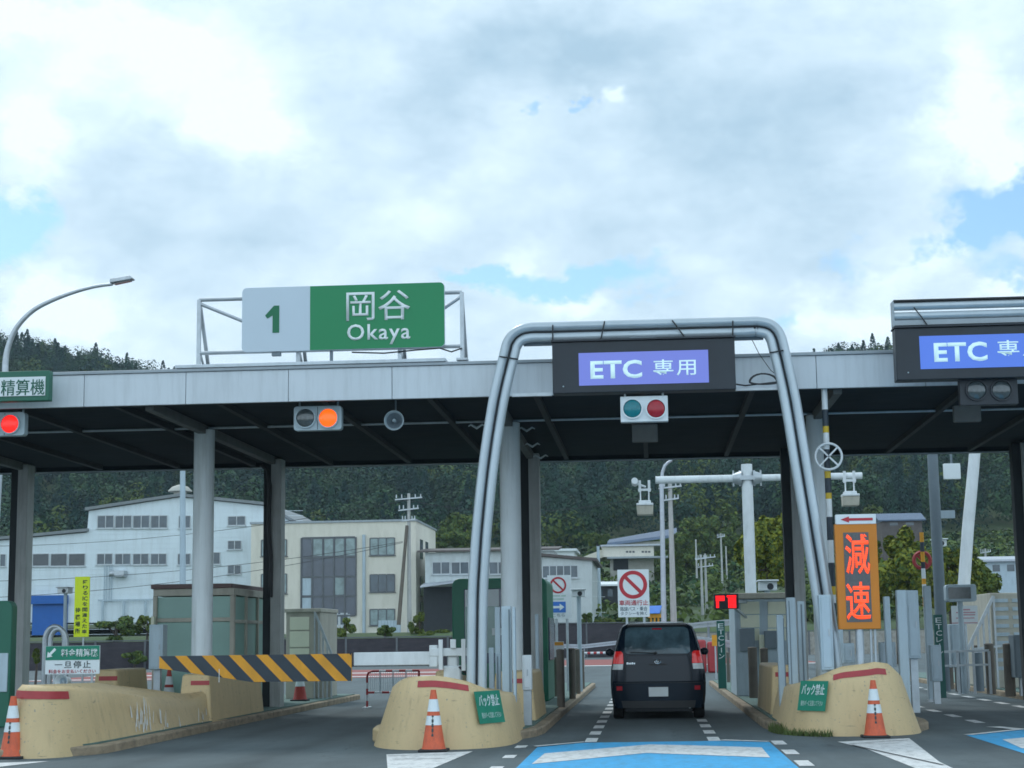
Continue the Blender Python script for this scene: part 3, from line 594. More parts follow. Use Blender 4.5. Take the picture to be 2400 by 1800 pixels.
def signal(px, py, Y, w, h, lenses, label, mat, rl, visor=False):
    c = at(px, py, Y); k = mpp(Y); t = thing('traffic_signal', (c.x, Y, c.z - h * k / 2), label, 'traffic light')
    b = MB(); b.prism(rounded(c.x - w * k / 2, c.x + w * k / 2, c.z - h * k / 2, c.z + h * k / 2, .05 if visor else .012, Y), (0, .16, 0)); b.bar((c.x - w * k * .4, Y + .1, c.z + h * k / 2), (c.x - w * k * .4, Y + .1, c.z + h * k / 2 + .2), .03); b.bar((c.x + w * k * .4, Y + .1, c.z + h * k / 2), (c.x + w * k * .4, Y + .1, c.z + h * k / 2 + .2), .03)
    hs = b.build('housing', mat, t, bevel=.006)
    if visor:
        g = MB(); g.bx(c.x - .004, c.x + .004, Y - .004, Y + .02, c.z - h * k / 2 + .01, c.z + h * k / 2 - .01); g.build('seam', 'dark_gap', hs)
    for lx, m in lenses:
        p = at(lx, py, Y); r_ = rl * k
        d = MB(); d.lathe([(r_, 0), (r_ * .95, -.02), (r_ * .7, -.04), (r_ * .35, -.05), (.004, -.052)], p.x, Y - .004, p.z, 30, axis='y'); d.build('lens', m, t)
        e = MB(); n = 30; vs = []
        for q in range(n):
            an = 2 * math.pi * q / n
            for rr, yy in ((r_ * 1.02, 0), (r_ * 1.16, 0), (r_ * 1.16, -.035), (r_ * 1.02, -.035)): vs.append((p.x + math.cos(an) * rr, Y - .001 + yy, p.z + math.sin(an) * rr))
        e.add(vs, [(q * 4 + s, ((q + 1) % n) * 4 + s, ((q + 1) % n) * 4 + (s + 1) % 4, q * 4 + (s + 1) % 4) for q in range(n) for s in range(4)])
        e.build('lens_ring', mat, t)
    return t
signal(10, 916, 26.6, 92, 53, [(22, 'lens_red_on'), (-22, 'lens_dark')], 'traffic light at the left edge glowing red under the fascia', 'signal', 20, True)
signal(686, 903, 26.8, 107, 54, [(660, 'lens_dark'), (709, 'lens_orange_on')], 'traffic light glowing orange under the canopy edge', 'signal', 20, True)
hp = at(851, 908, 26.9); hn = thing('horn_speaker', hp, 'round grey horn loudspeaker hanging under the canopy beside the orange light', 'loudspeaker')
b = MB(); k = mpp(26.9); rr = 22 * k; n = 28; b.lathe([(.03, .3), (rr * .3, .28), (rr * .45, .17), (rr * .8, .07), (rr, .015), (rr, 0), (rr * .93, .0), (rr * .78, .05)][::-1], hp.x, hp.y, hp.z, n, axis='y', cap=False); b.build('bell', 'signal', hn)
b = MB(); b.lathe([(rr * .79, .045), (rr * .45, .12), (rr * .22, .18), (.003, .19)], hp.x, hp.y, hp.z, n, axis='y', cap=False); b.build('throat', 'cab_dark', hn)
b = MB(); b.lathe([(.004, -.02), (rr * .16, .0), (rr * .2, .03), (rr * .1, .13)], hp.x, hp.y, hp.z, 12, axis='y'); b.build('driver_cone', 'signal', hn)
b = MB(); b.bar((hp.x, hp.y + .2, hp.z), (hp.x, hp.y + .2, ZB + .08), .025); b.build('bracket', 'cab_dark', hn)
def hang_box(px, py, w, h, Y, label):
    c = at(px, py, Y); k = mpp(Y); t = thing('ceiling_antenna', (c.x, Y, c.z - h * k / 2), label, 'antenna', 'antenna panels under the canopy')
    b = MB(); b.bx(c.x - w * k / 2, c.x + w * k / 2, Y, Y + .12, c.z - h * k / 2, c.z + h * k / 2); b.build('panel', 'beam', t, bevel=.02)
    b = MB(); b.bar((c.x, Y + .08, c.z + h * k / 2 - .01), (c.x, Y + .1, ZB + .1), .05); b.build('hanger', 'beam_dark', t)
hang_box(1393, 935, 56, 40, 28.2, 'dim grey antenna panel hanging below the signal with green and red lenses')
hang_box(2090, 893, 58, 36, 27.6, 'dim grey antenna panel hanging below the dark unlit right signal')

# ------------------------------------------------------------------ pipe gantries and the ETC signs
YG = 25.9
GP = [(1029, 1520), (1030, 1440), (1032, 1290), (1036, 1214), (1042, 1130), (1056, 997), (1077, 864), (1100, 766), (1107, 742), (1121, 726), (1145, 718.5), (1200, 717), (1400, 711.5), (1610, 706), (1638, 706), (1660, 711), (1674, 726), (1684, 760), (1707, 864), (1729, 997), (1751, 1130), (1776, 1285), (1790, 1380), (1798, 1450)]
GP = [at(a, b, YG) for a, b in GP]
def catmull(P, n=5):
    Q = []
    for i in range(len(P) - 1):
        p0, p1, p2, p3 = P[max(i - 1, 0)], P[i], P[i + 1], P[min(i + 2, len(P) - 1)]
        for j in range(n): t = j / n; Q.append(.5 * ((2 * p1) + (p2 - p0) * t + (2 * p0 - 5 * p1 + 4 * p2 - p3) * t * t + (3 * p1 - p0 - 3 * p2 + p3) * t ** 3))
    return Q + [P[-1]]
GC = catmull(GP)
def gantry_pipe(off, dy=0.0):
    out_ = []
    for i, p in enumerate(GC):
        t = (GC[min(i + 1, len(GC) - 1)] - GC[max(i - 1, 0)]).normalized(); out_.append(p + Vector((-t.z, 0, t.x)) * off + Vector((0, dy, 0)))
    return out_
ga = thing('sign_gantry', (0, YG, 0), 'silver twin pipe arch over the middle lane', 'gantry')
for off, nm in ((.085, 'outer_pipe'), (-.085, 'inner_pipe')):
    b = MB(); b.tube(gantry_pipe(off), .071, 14); b.build(nm, 'pipe', ga)
b = MB(); b.tube(gantry_pipe(0, .02), .03, 6); b.build('spacer', 'dark_gap', ga)
b = MB()
def strap(px0, py0, px1, py1, Y=YG - .09): b.tube([at(px0, py0, Y), at((px0 + px1) / 2, (py0 + py1) / 2, Y - .01), at(px1, py1, Y)], .011, 6)
for s in [(1194, 702, 1194, 745), (1306, 694, 1296, 742), (1452, 692, 1484, 735), (1583, 693, 1583, 740), (1079, 770, 1119, 776), (1662, 762, 1692, 757)]: strap(*s)
b.build('cable_tie', 'cable', ga)
b = MB(); zz = at(1390, 735, YG).z; xa, xb = at(1130, 738, YG).x, at(1650, 730, YG).x
b.bx(xa, xb, YG + .10, YG + .16, zz - .02, zz + .05); b.bx(at(1360, 720, YG).x, at(1417, 720, YG).x, YG - .06, YG + .2, zz - .05, zz + .12); b.build('sign_bracket', 'cab_dark', ga)
b = MB(); l0, l1 = at(1105, 853, YG), at(1192, 850, YG); b.bx(l0.x, l1.x, YG + .05, YG + .13, l0.z - .02, l0.z + .03); l0, l1 = at(1588, 840, YG), at(1702, 838, YG); b.bx(l0.x, l1.x, YG + .05, YG + .13, l0.z - .02, l0.z + .03); b.build('lower_rail', 'galv', ga)
b = MB(); q0 = at(1590, 830, YG); pts = []
for i in range(60):
    a = i / 60 * math.pi * 2 * 3.2; pts.append(at(1648 + 30 * math.cos(a) + i * .05, 825 + (-18 * math.sin(a) if math.sin(a) > 0 else -5 * math.sin(a)), YG - .02 + .004 * (i % 5)))
b.tube([q0, at(1610, 833, YG)] + pts + [at(1690, 832, YG)], .013, 5); b.tube([at(1625, 735, YG), at(1640, 765, YG), at(1665, 800, YG), at(1680, 812, YG)], .006, 5); b.build('coiled_cable', 'cable', ga)
def etc_sign(hx, px_, tx, Y, label, lit):
    X0, X1, Z0, Z1 = rect(*hx, Y); t = thing('lane_sign', ((X0 + X1) / 2, Y, Z0), label, 'lane sign')
    b = MB(); b.bx(X0, X1, Y - .12, Y + .18, Z0, Z1); h = b.build('housing', 'black', t, bevel=.012)
    b = MB(); b.bx(X0 - .015, X1 + .015, Y - .16, Y + .2, Z1 + .003, Z1 + .028); b.build('rain_hood', 'black', h)
    a0, a1, c0, c1 = rect(*px_, Y - .12); b = MB(); b.bx(a0, a1, Y - .128, Y - .10, c0, c1); f = b.build('lit_panel', lit, t)
    k = mpp(Y); c = at(tx[0], tx[1], Y - .13); text('ETC', (c.x, Y - .128, c.z), tx[2] * k, tx[3] * k, 'etc_text', t, bold=.028, space=1.05)
    c = at(tx[4], tx[5], Y - .13); text('専用', (c.x, Y - .128, c.z), tx[6] * k, tx[7] * k, 'etc_text', t, bold=.006, space=1.15)
    b = MB(); p = at(hx[0] + 25, hx[3] - 14, Y - .12); b.ball((p.x, Y - .125, p.z), .012, .008, .012); b.build('sensor', 'signal', t)
etc_sign((1192, 1588, 736, 849), (1249, 1531, 758.5, 830.5), (1331, 798, 112, 40, 1457, 793.5, 92, 36), YG - .1, 'dark sign with violet lit panel reading ETC under the silver arch', 'etc_lit')
etc_sign((1937, 2350, 706, 819), (1990, 2284, 722, 794), (2075, 760, 112, 42, 2204, 752, 96, 36), 25.7, 'dark sign with bright blue lit ETC panel at the right edge', 'etc_lit2')
signal(1391.5, 883, YG - .1, 103, 56, [(1366, 'lens_green'), (1417, 'lens_red')], 'white boxed signal with unlit green and red lenses under the ETC sign', 'sign_white', 19.5)
signal(2136, 843, 25.75, 122, 62, [(2109, 'lens_dark'), (2163, 'lens_dark')], 'black boxed signal with two unlit lenses at the right', 'black', 20)
gb = thing('sign_gantry', (6, 25.7, 0), 'silver twin pipe beam cut by the right edge above the blue ETC sign', 'gantry')
b = MB(); k = mpp(25.7); l = at(1930, 672, 25.7)
for dz, rr in ((.065, .062), (-.085, .062)): b.tube([(l.x, 25.7, l.z + dz), (l.x + 5.6, 25.7, l.z + dz)], rr, 14)
b.build('pipe', 'pipe', gb)
b = MB(); b.bx(l.x, l.x + 5.6, 25.62, 25.78, l.z - .235, l.z - .16); b.bx(l.x - .03, l.x + .0, 25.62, 25.78, l.z - .25, l.z + .13); b.build('carrier_rail', 'trim', gb)
b = MB(); b.bx(l.x, l.x + 5.6, 25.64, 25.8, l.z + .135, l.z + .16)
for q in (1985, 2007, 2060, 2098, 2130, 2165): p = at(q, 700, 25.75); b.bx(p.x - .03, p.x + .03, 25.68, 25.76, l.z - .34, l.z - .22)
p0, p1 = at(2010, 700, 25.7), at(2050, 700, 25.7); b.bx(p0.x, p1.x, 25.66, 25.75, l.z - .31, l.z - .25); b.tube([at(1974, 664, 25.6), at(1990, 684, 25.59), at(2003, 702, 25.6)], .01, 5); b.build('clamp', 'cable', gb)
b = MB(); b.tube([(l.x + 5.3, 26.1, .1), (l.x + 5.3, 26.1, l.z)], .12, 16); b.build('support_post', 'pipe', gb)
# ------------------------------------------------------------------ the dark car
car = thing('car', (0.13, 31.0, 0), 'dark navy boxy compact car seen from behind in the middle lane', 'car')
M['car'] = pm('navy_car_paint', (.006, .013, .024), .2, var=.05, spec=.32, coat=.0)
M['car_glass'] = pm('dark_car_glass', (.060, .098, .118), .08, var=.65, scale=2.2, spec=.6)
M['car_trim'] = pm('black_car_trim', (.014, .016, .018), .55)
M['lamp_red'] = pm('red_lamp_lens', (.55, .015, .015), .18, var=.15, scale=25, emit=(1, .02, .015), emit_s=.12, coat=.5)
M['lamp_clear'] = pm('clear_lamp_lens', (.55, .58, .58), .2, var=.15, scale=25, coat=.5)
M['chrome'] = pm('chrome', (.75, .77, .78), .15, metal=1.0)
M['tyre'] = pm('tyre_rubber', (.012, .012, .013), .85)
M['plate'] = pm('plate_white', (.60, .64, .64), .4)
ZW = [(.20, .79), (.29, .822), (.45, .842), (.67, .85), (.86, .84), (.98, .822), (1.10, .80), (1.17, .782), (1.36, .732), (1.55, .678), (1.63, .648), (1.675, .60), (1.70, .535)]
zz_, ww_ = [a for a, _ in ZW], [b for _, b in ZW]
def hw(z): return float(np.interp(z, zz_, ww_))
def lean(z): return .02 * max(0, .67 - z) + .05 * max(0, z - .67) + (.19 * ((z - 1.12) / .58) ** 1.3 if z > 1.12 else 0) + (.05 * max(0, (z - 1.62) / .08) ** 2)
CX0, CY0 = .13, 31.0
def rear(u, z, off=0.0): return (CX0 + u * hw(z), CY0 + lean(z) + .07 * abs(u) ** 4 + .10 * abs(u) ** 14 + (.03 if z > .66 else 0) * 1 - off - 0.0, z)
zs = [.20, .24, .29, .37, .45, .56, .63, .655, .66, .67, .76, .86, .98, 1.10, 1.17, 1.26, 1.36, 1.46, 1.55, 1.63, 1.675, 1.70]
us = [-1, -.985, -.95, -.9, -.8, -.65, -.45, -.2, 0, .2, .45, .65, .8, .9, .95, .985, 1]
def zcap(y):                                   # roof, windscreen and bonnet line
    return float(np.interp(y, [0, 2.35, 2.6, 3.35, 3.7, 3.95, 4.0], [1.72, 1.72, 1.66, 1.08, .98, .80, .6]))
b = MB(); nu = len(us)
b.add([rear(u, z) for z in zs for u in us], [(j * nu + i, j * nu + i + 1, (j + 1) * nu + i + 1, (j + 1) * nu + i) for j in range(len(zs) - 1) for i in range(nu - 1)])
yst = [0, .03, .1, .3, .8, 1.5, 2.2, 2.6, 3.0, 3.35, 3.7, 3.95, 4.0]
for s in (-1, 1):
    vs = []
    for z in zs:
        y0 = rear(s, z)[1] - CY0
        for y in yst:
            yy = y0 + (y * (4.0 - y0) / 4.0); taper = 1 - .012 * max(0, (yy - 2.6)) ** 2 - (.05 if yy > 3.9 else 0) + .006 * min(1, yy)
            vs.append((CX0 + s * hw(z) * taper, CY0 + yy, min(z, zcap(yy))))
    ny = len(yst); q = [(j * ny + i, j * ny + i + 1, (j + 1) * ny + i + 1, (j + 1) * ny + i) for j in range(len(zs) - 1) for i in range(ny - 1)]
    b.add(vs, q if s > 0 else [tuple(reversed(f)) for f in q])
vs = []; un = [-1, -.8, -.4, 0, .4, .8, 1]; y0 = rear(1, 1.70)[1] - CY0
yst2 = [0, .06, .2, .6, 1.2, 2.2, 2.6, 3.0, 3.35, 3.7, 3.95, 4.0]
for y in yst2:
    for u in un:
        yb = rear(u, 1.70)[1] - CY0; yy = yb + y * (4.0 - yb) / 4.0; taper = 1 - .012 * max(0, (yy - 2.6)) ** 2
        vs.append((CX0 + u * .535 * taper, CY0 + yy, min(1.70 + .028 * (1 - u * u) * min(1, y / .2), zcap(yy) + (.02 * (1 - u * u) if yy > 2.4 else 9))))
b.add(vs, [(j * 7 + i, j * 7 + i + 1, (j + 1) * 7 + i + 1, (j + 1) * 7 + i) for j in range(len(yst2) - 1) for i in range(6)])
b.bx(CX0 - .76, CX0 + .76, CY0 + .16, CY0 + 3.9, .20, .30); b.bx(CX0 - .60, CX0 + .60, CY0 + .35, CY0 + 3.8, .13, .199); b.bx(CX0 - .7, CX0 + .7, CY0 + 3.9, CY0 + 3.97, .3, .75)
body = b.build('body', 'car', car, smooth=50)
def patch(name, mat, u0, u1, z0, z1, off, parent, nu=14, nz=8, shape=None, rnd=0):
    b = MB(); vs = []
    for j in range(nz + 1):
        z = z0 + (z1 - z0) * j / nz
        for i in range(nu + 1):
            f = i / nu; ua, ub = (shape(z) if shape else (u0, u1)); vs.append(rear(ua + (ub - ua) * f, z, off))
    fs = [(j * (nu + 1) + i, j * (nu + 1) + i + 1, (j + 1) * (nu + 1) + i + 1, (j + 1) * (nu + 1) + i) for j in range(nz) for i in range(nu)]
    # give it an edge so that it stands on the panel
    base = len(vs); loop = [i for i in range(nu + 1)] + [(j) * (nu + 1) + nu for j in range(1, nz + 1)] + [nz * (nu + 1) + i for i in range(nu - 1, -1, -1)] + [j * (nu + 1) for j in range(nz - 1, 0, -1)]
    vs += [(vs[i][0], vs[i][1] + off + .004, vs[i][2]) for i in loop]; n = len(loop)
    fs += [(loop[(i + 1) % n], loop[i], base + i, base + (i + 1) % n) for i in range(n)]
    b.add(vs, fs); return b.build(name, mat, parent, smooth=45)
def rw(z):                                     # rear window with rounded corners
    k = 0.0
    if z < 1.20: k = .07 * ((1.20 - z) / .045) ** 2
    if z > 1.585: k = .10 * ((z - 1.585) / .045) ** 2
    e = .585 / .785 + (.86 - .585 / .785) * (z - 1.155) / .475; return -e + k, e - k
patch('rear_window', 'car_glass', 0, 0, 1.155, 1.63, .012, car, nz=14, shape=rw)
patch('spoiler', 'car_trim', -.86, .86, 1.634, 1.662, .03, car, nz=3)
patch('pale_roof_strip', 'mid_grey', -.97, .97, 1.668, 1.699, .012, car, nz=2)  # pale grey strip along the top of the tail
patch('high_brake_lamp', 'lens_red', -.13, .13, 1.585, 1.612, .016, car, nz=2)
for s in (-1, 1):
    sh = lambda z, s=s: tuple(sorted((s * .985, s * (.745 if z < 1.0 else .745 + .05 * (z - 1.0) / .2 + (.06 * ((z - 1.16) / .05) ** 2 if z > 1.16 else 0)))))
    tl = patch('tail_lamp', 'lamp_red', 0, 0, .985, 1.205, .022, car, nz=8, nu=8, shape=sh)
    patch('reversing_lens', 'lamp_clear', 0, 0, .882, .980, .020, tl, nz=3, nu=8, shape=lambda z, s=s: tuple(sorted((s * .975, s * .75))))
    patch('reflector', 'lens_red', *sorted((s * .76, s * .88)), .515, .59, .012, car, nz=3, nu=4)
    b = MB(); mx = CX0 + s * .915; b.ball((mx, CY0 + 2.65, 1.17), .085, .06, .075); b.bar((CX0 + s * .78, CY0 + 2.66, 1.13), (mx, CY0 + 2.66, 1.15), .04); b.build('door_mirror', 'car', car)
patch('bumper_seam', 'car_trim', -.93, .93, .640, .650, .006, car, nz=1)
patch('tailgate_seam', 'car_trim', -.70, .70, 1.128, 1.134, .006, car, nz=1)
for s in (-1, 1): patch('tailgate_edge', 'car_trim', *sorted((s * .695, s * .702)), .66, 1.128, .006, car, nz=6, nu=1)
patch('tailgate_handle', 'car_trim', -.19, .19, .955, .975, .02, car, nz=2)
patch('lower_valance', 'car_trim', -.80, .80, .205, .33, .012, car, nz=2)
pl = patch('number_plate', 'plate', -.205, .205, .405, .57, .03, car, nz=2)
b = MB()
for rx, rz, ox, oz in ((.055, .036, 0, 0), (.017, .034, 0, 0), (.036, .015, 0, .012)):
    p0 = rear(0, 1.02, .028); b.tube([(p0[0] + ox + rx * math.cos(a), p0[1], p0[2] + oz + rz * math.sin(a)) for a in np.linspace(0, 2 * math.pi, 25)], .0055, 6)
b.build('emblem', 'chrome', car)
b = MB()
for i in range(5):
    x = -.555 + i * .032; p0 = rear(x / .82, .99, .018); b.bx(p0[0], p0[0] + .022, p0[1] - .004, p0[1] + .006, .975, 1.003 + (.006 if i in (0, 3) else 0))
b.build('badge', 'chrome', car)
b = MB(); p0, p1 = rear(-.05, 1.17, .03), rear(-.62, 1.19, .03); b.bar(p0, p1, .02, .015); b.ball(p0, .03, .02, .025); b.build('wiper', 'car_trim', car)
for s in (-1, 1):
    for y in (CY0 + .62, CY0 + 3.2):
        b = MB(); prof = [(.20, -.09), (.285, -.095), (.305, -.07), (.305, .07), (.285, .095), (.20, .09)]
        n = 28; vs = []
        for r_, z in prof:
            for j in range(n): a = 2 * math.pi * j / n; vs.append((CX0 + s * .725 + z, y + r_ * math.cos(a), .305 + r_ * math.sin(a)))
        k = len(prof); b.add(vs, [(i * n + j, ((i + 1) % k) * n + j, ((i + 1) % k) * n + (j + 1) % n, i * n + (j + 1) % n) for i in range(k) for j in range(n)])
        w = b.build('wheel', 'tyre', car)
        b = MB(); b.tube([(CX0 + s * .70, y, .305), (CX0 + s * .80, y, .305)], .2, 20); b.build('rim', 'galv', w)
b = MB(); b.tube([(CX0 + .55, CY0 + .05, .22), (CX0 + .55, CY0 + .5, .22)], .03, 10); b.build('exhaust_pipe', 'galv', car)
for s in (-1, 1):                               # side windows
    b = MB(); vs = []
    for z in (1.18, 1.3, 1.42, 1.56):
        for y in (.45, 1.2, 1.25, 2.4): vs.append((CX0 + s * (hw(z) + .012), CY0 + y, z))
    b.add(vs, [(j * 4 + i, j * 4 + i + 1, j * 4 + i + 5, j * 4 + i + 4)[::s] for j in range(3) for i in (0, 2)]); b.build('side_window', 'car_glass', car)

# ------------------------------------------------------------------ barrier arm
arm = thing('boom_barrier', at(985, 1440, 26.4), 'lowered barrier arm with yellow and black slanted panel across the left lane', 'barrier')
Y = 26.4
X0, X1, Z0, Z1 = rect(339, 762, 1415, 1473, Y)
zq = at(338, 1444, Y).z; xq = at(545, 1473, Y).x; b = MB(); b.prism([(X0, Y, zq), (xq, Y, Z0), (X1, Y, Z0), (X1, Y, Z1), (X0, Y, Z1)], (0, .04, 0)); pn = b.build('striped_panel', 'amber', arm, bevel=.004)
b = MB(); per = (X1 - X0) / 7.1; wst = per * .56; hgt = Z1 - Z0; sh = hgt * .98
for i in range(-2, 9):
    # slanted band clipped to the panel
    xa = X0 + i * per + per * .02; P = [(xa, Z1), (xa + wst, Z1), (xa + wst + sh, Z0), (xa + sh, Z0)]
    for axis, lim, sgn in ((0, X0 + .004, 1), (0, X1 - .004, -1)):
        out_ = []
        for q in range(len(P)):
            a, c = P[q - 1], P[q]; ia, ic = (a[0] - lim) * sgn >= 0, (c[0] - lim) * sgn >= 0
            if ia != ic: t_ = (lim - a[0]) / (c[0] - a[0]); out_.append((lim, a[1] + (c[1] - a[1]) * t_))
            if ic: out_.append(c)
        P = out_
        if not P: break
    if P:
        out_ = []; hp_ = lambda q: (q[1] - zq) * (xq - X0) - (q[0] - X0) * (Z0 - zq)
        for q in range(len(P)):
            a, c = P[q - 1], P[q]; fa_, fc_ = hp_(a), hp_(c)
            if (fa_ >= 0) != (fc_ >= 0): t_ = fa_ / (fa_ - fc_); out_.append((a[0] + (c[0] - a[0]) * t_, a[1] + (c[1] - a[1]) * t_))
            if fc_ >= 0: out_.append(c)
        P = out_
    if len(P) > 2: b.prism([(p[0], Y - .004, p[1]) for p in P], (0, .004, 0))
b.build('dark_stripe', 'navy', pn, smooth=0)
b = MB(); b.bx(X0 + .95, X0 + .958, Y - .006, Y - .002, Z0, Z0 + hgt * .5); b.build('seam', 'sign_white', pn, smooth=0)
a0, a1, c0, c1 = rect(764, 950, 1408.5, 1437, Y); b = MB(); b.bx(a0, a1, Y - .03, Y + .07, c0, c1); b.build('boom', 'white', arm, bevel=.012)
a0, a1, c0, c1 = rect(928, 1026, 1400, 1417, Y); b = MB(); b.bx(a0, a1, Y - .05, Y + .05, c0, c1)
a0, a1, c0, c1 = rect(928, 946, 1394, 1440, Y); b.bx(a0, a1, Y - .04, Y + .06, c0, c1); b.build('counterweight_beam', 'white', arm, bevel=.01)
b = MB()
for xa, xb, ya, yb in ((949, 958, 1382, 1446), (998, 1007, 1381, 1448), (974, 986, 1381, 1400)):
    a0, a1, c0, c1 = rect(xa, xb, ya, yb, Y); b.bx(a0, a1, Y - .10, Y - .055, c0, c1)
b.build('fork_plate', 'white', arm, bevel=.006)
a0, a1, c0, c1 = rect(968, 990, 1417, 1462, Y + .1); b = MB(); b.bx(a0, a1, Y, Y + .22, c0 - .75, c1); a0, a1, c0, c1 = rect(960, 998, 1438, 1466, Y + .1); b.bx(a0, a1, Y - .02, Y + .24, c0 - .6, c1); b.build('drive_cabinet', 'white', arm, bevel=.03)
b = MB()
for q in ((1005, 1452), (1014, 1446), (1020, 1455)): p = at(*q, Y + .1); b.ball(p, .07, .06, .05)
b.build('motor_cover', 'post_green', arm); b = MB(); b.tube([at(992, 1440, Y - .06), at(1004, 1452, Y - .06), at(1018, 1462, Y), at(1030, 1455, Y)], .022, 6); b.build('cable', 'cable', arm)

# ------------------------------------------------------------------ traffic cones
def make_cone(loc, label, body='cone_orange', h=.76, base=.19):
    t = thing('traffic_cone', loc, label, 'traffic cone', 'orange and white traffic cones'); x, y, z = loc
    b = MB(); b.bx(x - base, x + base, y - base, y + base, z, z + .035); b.build('base', 'rubber', t, bevel=.012)
    r0_, r1_ = .155, .035; rad = lambda f: r0_ + (r1_ - r0_) * f; H_ = h - .035; zb = z + .036
    b = MB(); b.lathe([(rad(0) + .012, 0), (rad(.02), .02), (rad(.40), H_ * .40)], x, y, zb, 22); b.build('cone_body', body, t)
    for f0, f1, m, nm in ((.40, .56, 'cone_white', 'reflective_band'), (.56, .63, body, 'cone_collar'), (.63, .84, 'cone_white', 'reflective_band'), (.84, 1.0, body, 'cone_tip')):
        b = MB(); e = .003 if m == 'cone_white' else 0; b.lathe([(rad(f0) + e, H_ * f0 + .0015), (rad(f1) + e, H_ * f1)], x, y, zb, 22); b.build(nm, m, t)
    return t
c1 = gd(943, 1620); c1.y = 22.83; cone = make_cone((c1.x, c1.y, 0), 'orange cone with white bands in front of the middle beige barrier', h=.80)
mk = MB(); sl_ = lambda z: c1.y - (.155 - .12 * (z - .036) / .765) - .006; zl_ = np.linspace(.20, .47, 28)
for a, b in zip(zl_[:-1], zl_[1:]):
    w = .014 if int((a - .2) / .03) % 2 == 0 else .004
    mk.add([(c1.x - w, sl_(a), a), (c1.x + w, sl_(a), a), (c1.x + w, sl_(b), b), (c1.x - w, sl_(b), b)], [(0, 1, 2, 3)])
mk.build('lettering', 'ink_dark', cone, smooth=0)
c2 = gd(1893, 1594); cone2 = copy_tree(cone, (c2.x, c2.y + .1, 0), 'orange cone with white bands in front of the barrier under the orange display')
c3 = gd(18, 1640); copy_tree(cone, (c3.x, c3.y + .12, 0), 'orange cone with white bands cut by the left edge of the photo')
c4 = gd(646, 1528); make_cone((c4.x, c4.y + .1, .14), 'red cone beside the cream stair shelter, below the striped panel', 'cone_red', h=.75)
c5 = at(365, 1490, 33.5); make_cone((c5.x, 33.5, .14), 'red cone with white band behind the dip of the long barrier wall', 'cone_red', h=.80)

# ------------------------------------------------------------------ booths
def framed(b, x0, x1, z0, z1, y, nx_, zs_, w, d, m=0):      # window bars on a face towards the road
    for i in range(nx_ + 1): x = x0 + (x1 - x0) * i / nx_; b.bx(x - w / 2, x + w / 2, y - d, y, z0, z1, m)
    for z in zs_: b.bx(x0 + w / 2 + .001, x1 - w / 2 - .001, y - d * .8, y, z - w / 2, z + w / 2, m)
def framed_x(b, y0, y1, z0, z1, x, ny_, zs_, w, d, m=0):    # the same on a face looking along +X
    for i in range(ny_ + 1): y = y0 + (y1 - y0) * i / ny_; b.bx(x, x + d, y - w / 2, y + w / 2, z0, z1, m)
    for z in zs_: b.bx(x, x + d * .8, y0 + w / 2, y1 - w / 2, z - w / 2, z + w / 2, m)
gl = thing('glass_shelter', (-9.1, 34.5, .14), 'glass walled shelter with beige frame and brown roof behind the barrier wall', 'booth')
x0, x1, y0, y1, zt = -9.90, -8.25, 33.8, 38.0, 2.52
b = MB(); b.bx(x0 + .04, x1 - .04, y0 + .04, y1, .14, zt - .14); b.build('glass_wall', 'booth_glass', gl)
b = MB(); framed(b, x0 + .04, x1 - .04, .14, zt - .12, y0 + .04, 1, (1.92,), .08, .07); b.bx(x0, x1, y0 - .02, y1, zt - .12, zt + .02); b.bx(x0 + .01, x1 - .01, y0 - .01, y0 + .05, .14, .30)
framed_x(b, y0 + .04, y1, .14, zt - .12, x1 - .045, 4, (1.88, .9), .07, .055); b.build('frame', 'booth_frame', gl, bevel=.006)
b = MB(); b.prism([(x0 - .03, y0 - .1, zt + .022), (x1 - .5, y0 - .1, zt + .022), (x1 - .05, y0 - .02, zt + .022), (x1 - .05, y1, zt + .022), (x0 - .03, y1, zt + .022)], (0, 0, .09)); b.build('roof', 'booth_roof', gl, bevel=.01)
b = MB(); b.bx(x0 - .0, x0 + .07, y0 - .16, y0 - .05, 1.55, 2.0); b.build('notice_strip', 'booth_panel', gl, bevel=.01)
st = thing('stair_shelter', (-8.2, 40.5, .14), 'cream panelled stair shelter with sloping handrail beside the glass shelter', 'booth')
Y = 40.2; X0, X1, Z0, Z1 = rect(617, 692, 1318, 1515, Y)
b = MB(); b.bx(X0, X1, Y, Y + 2.2, .14, Z1 - .06); b.build('wall', 'booth_frame', st, bevel=.01)
b = MB(); b.bx(X0 - .05, X1 + .03, Y - .05, Y + 2.2, Z1 - .058, Z1 + .03); b.build('roof', 'booth_frame', st, bevel=.01)
b = MB(); xa, xb = at(626, 1400, Y).x, at(668, 1400, Y).x
for ya, yb in ((1333, 1362), (1364, 1399), (1401, 1434), (1436, 1470)): b.bx(xa, xb, Y - .02, Y + .01, at(640, yb, Y).z + .012, at(640, ya, Y).z)
b.build('cream_panel', 'booth_panel', st, bevel=.006)
b = MB(); p, q = at(680, 1322, Y - .05), at(716, 1412, Y - .05); b.bar(p, q, .05); xe = q.x
for i in range(5):
    x = p.x + (xe - p.x) * i / 4; z = p.z + (q.z - p.z) * i / 4; b.bar((x, Y - .05, .14), (x, Y - .05, z), .035)
b.bar((X1 - .02, Y - .05, .95), (xe, Y - .05, .95), .035); b.build('handrail', 'galv', st)
b = MB()
for i in range(4):
    x = X1 - .1 + (xe - X1 + .1) * i / 4; b.bx(x + .012, x + (xe - X1 + .1) / 4 - .012, Y - .02, Y + .0, .16, .95)
b.build('side_panel', 'booth_frame', st, bevel=.004)
gbth = thing('toll_booth', (-2.9, 37.5, .14), 'green toll booth with rounded frame behind the pale middle column', 'booth')
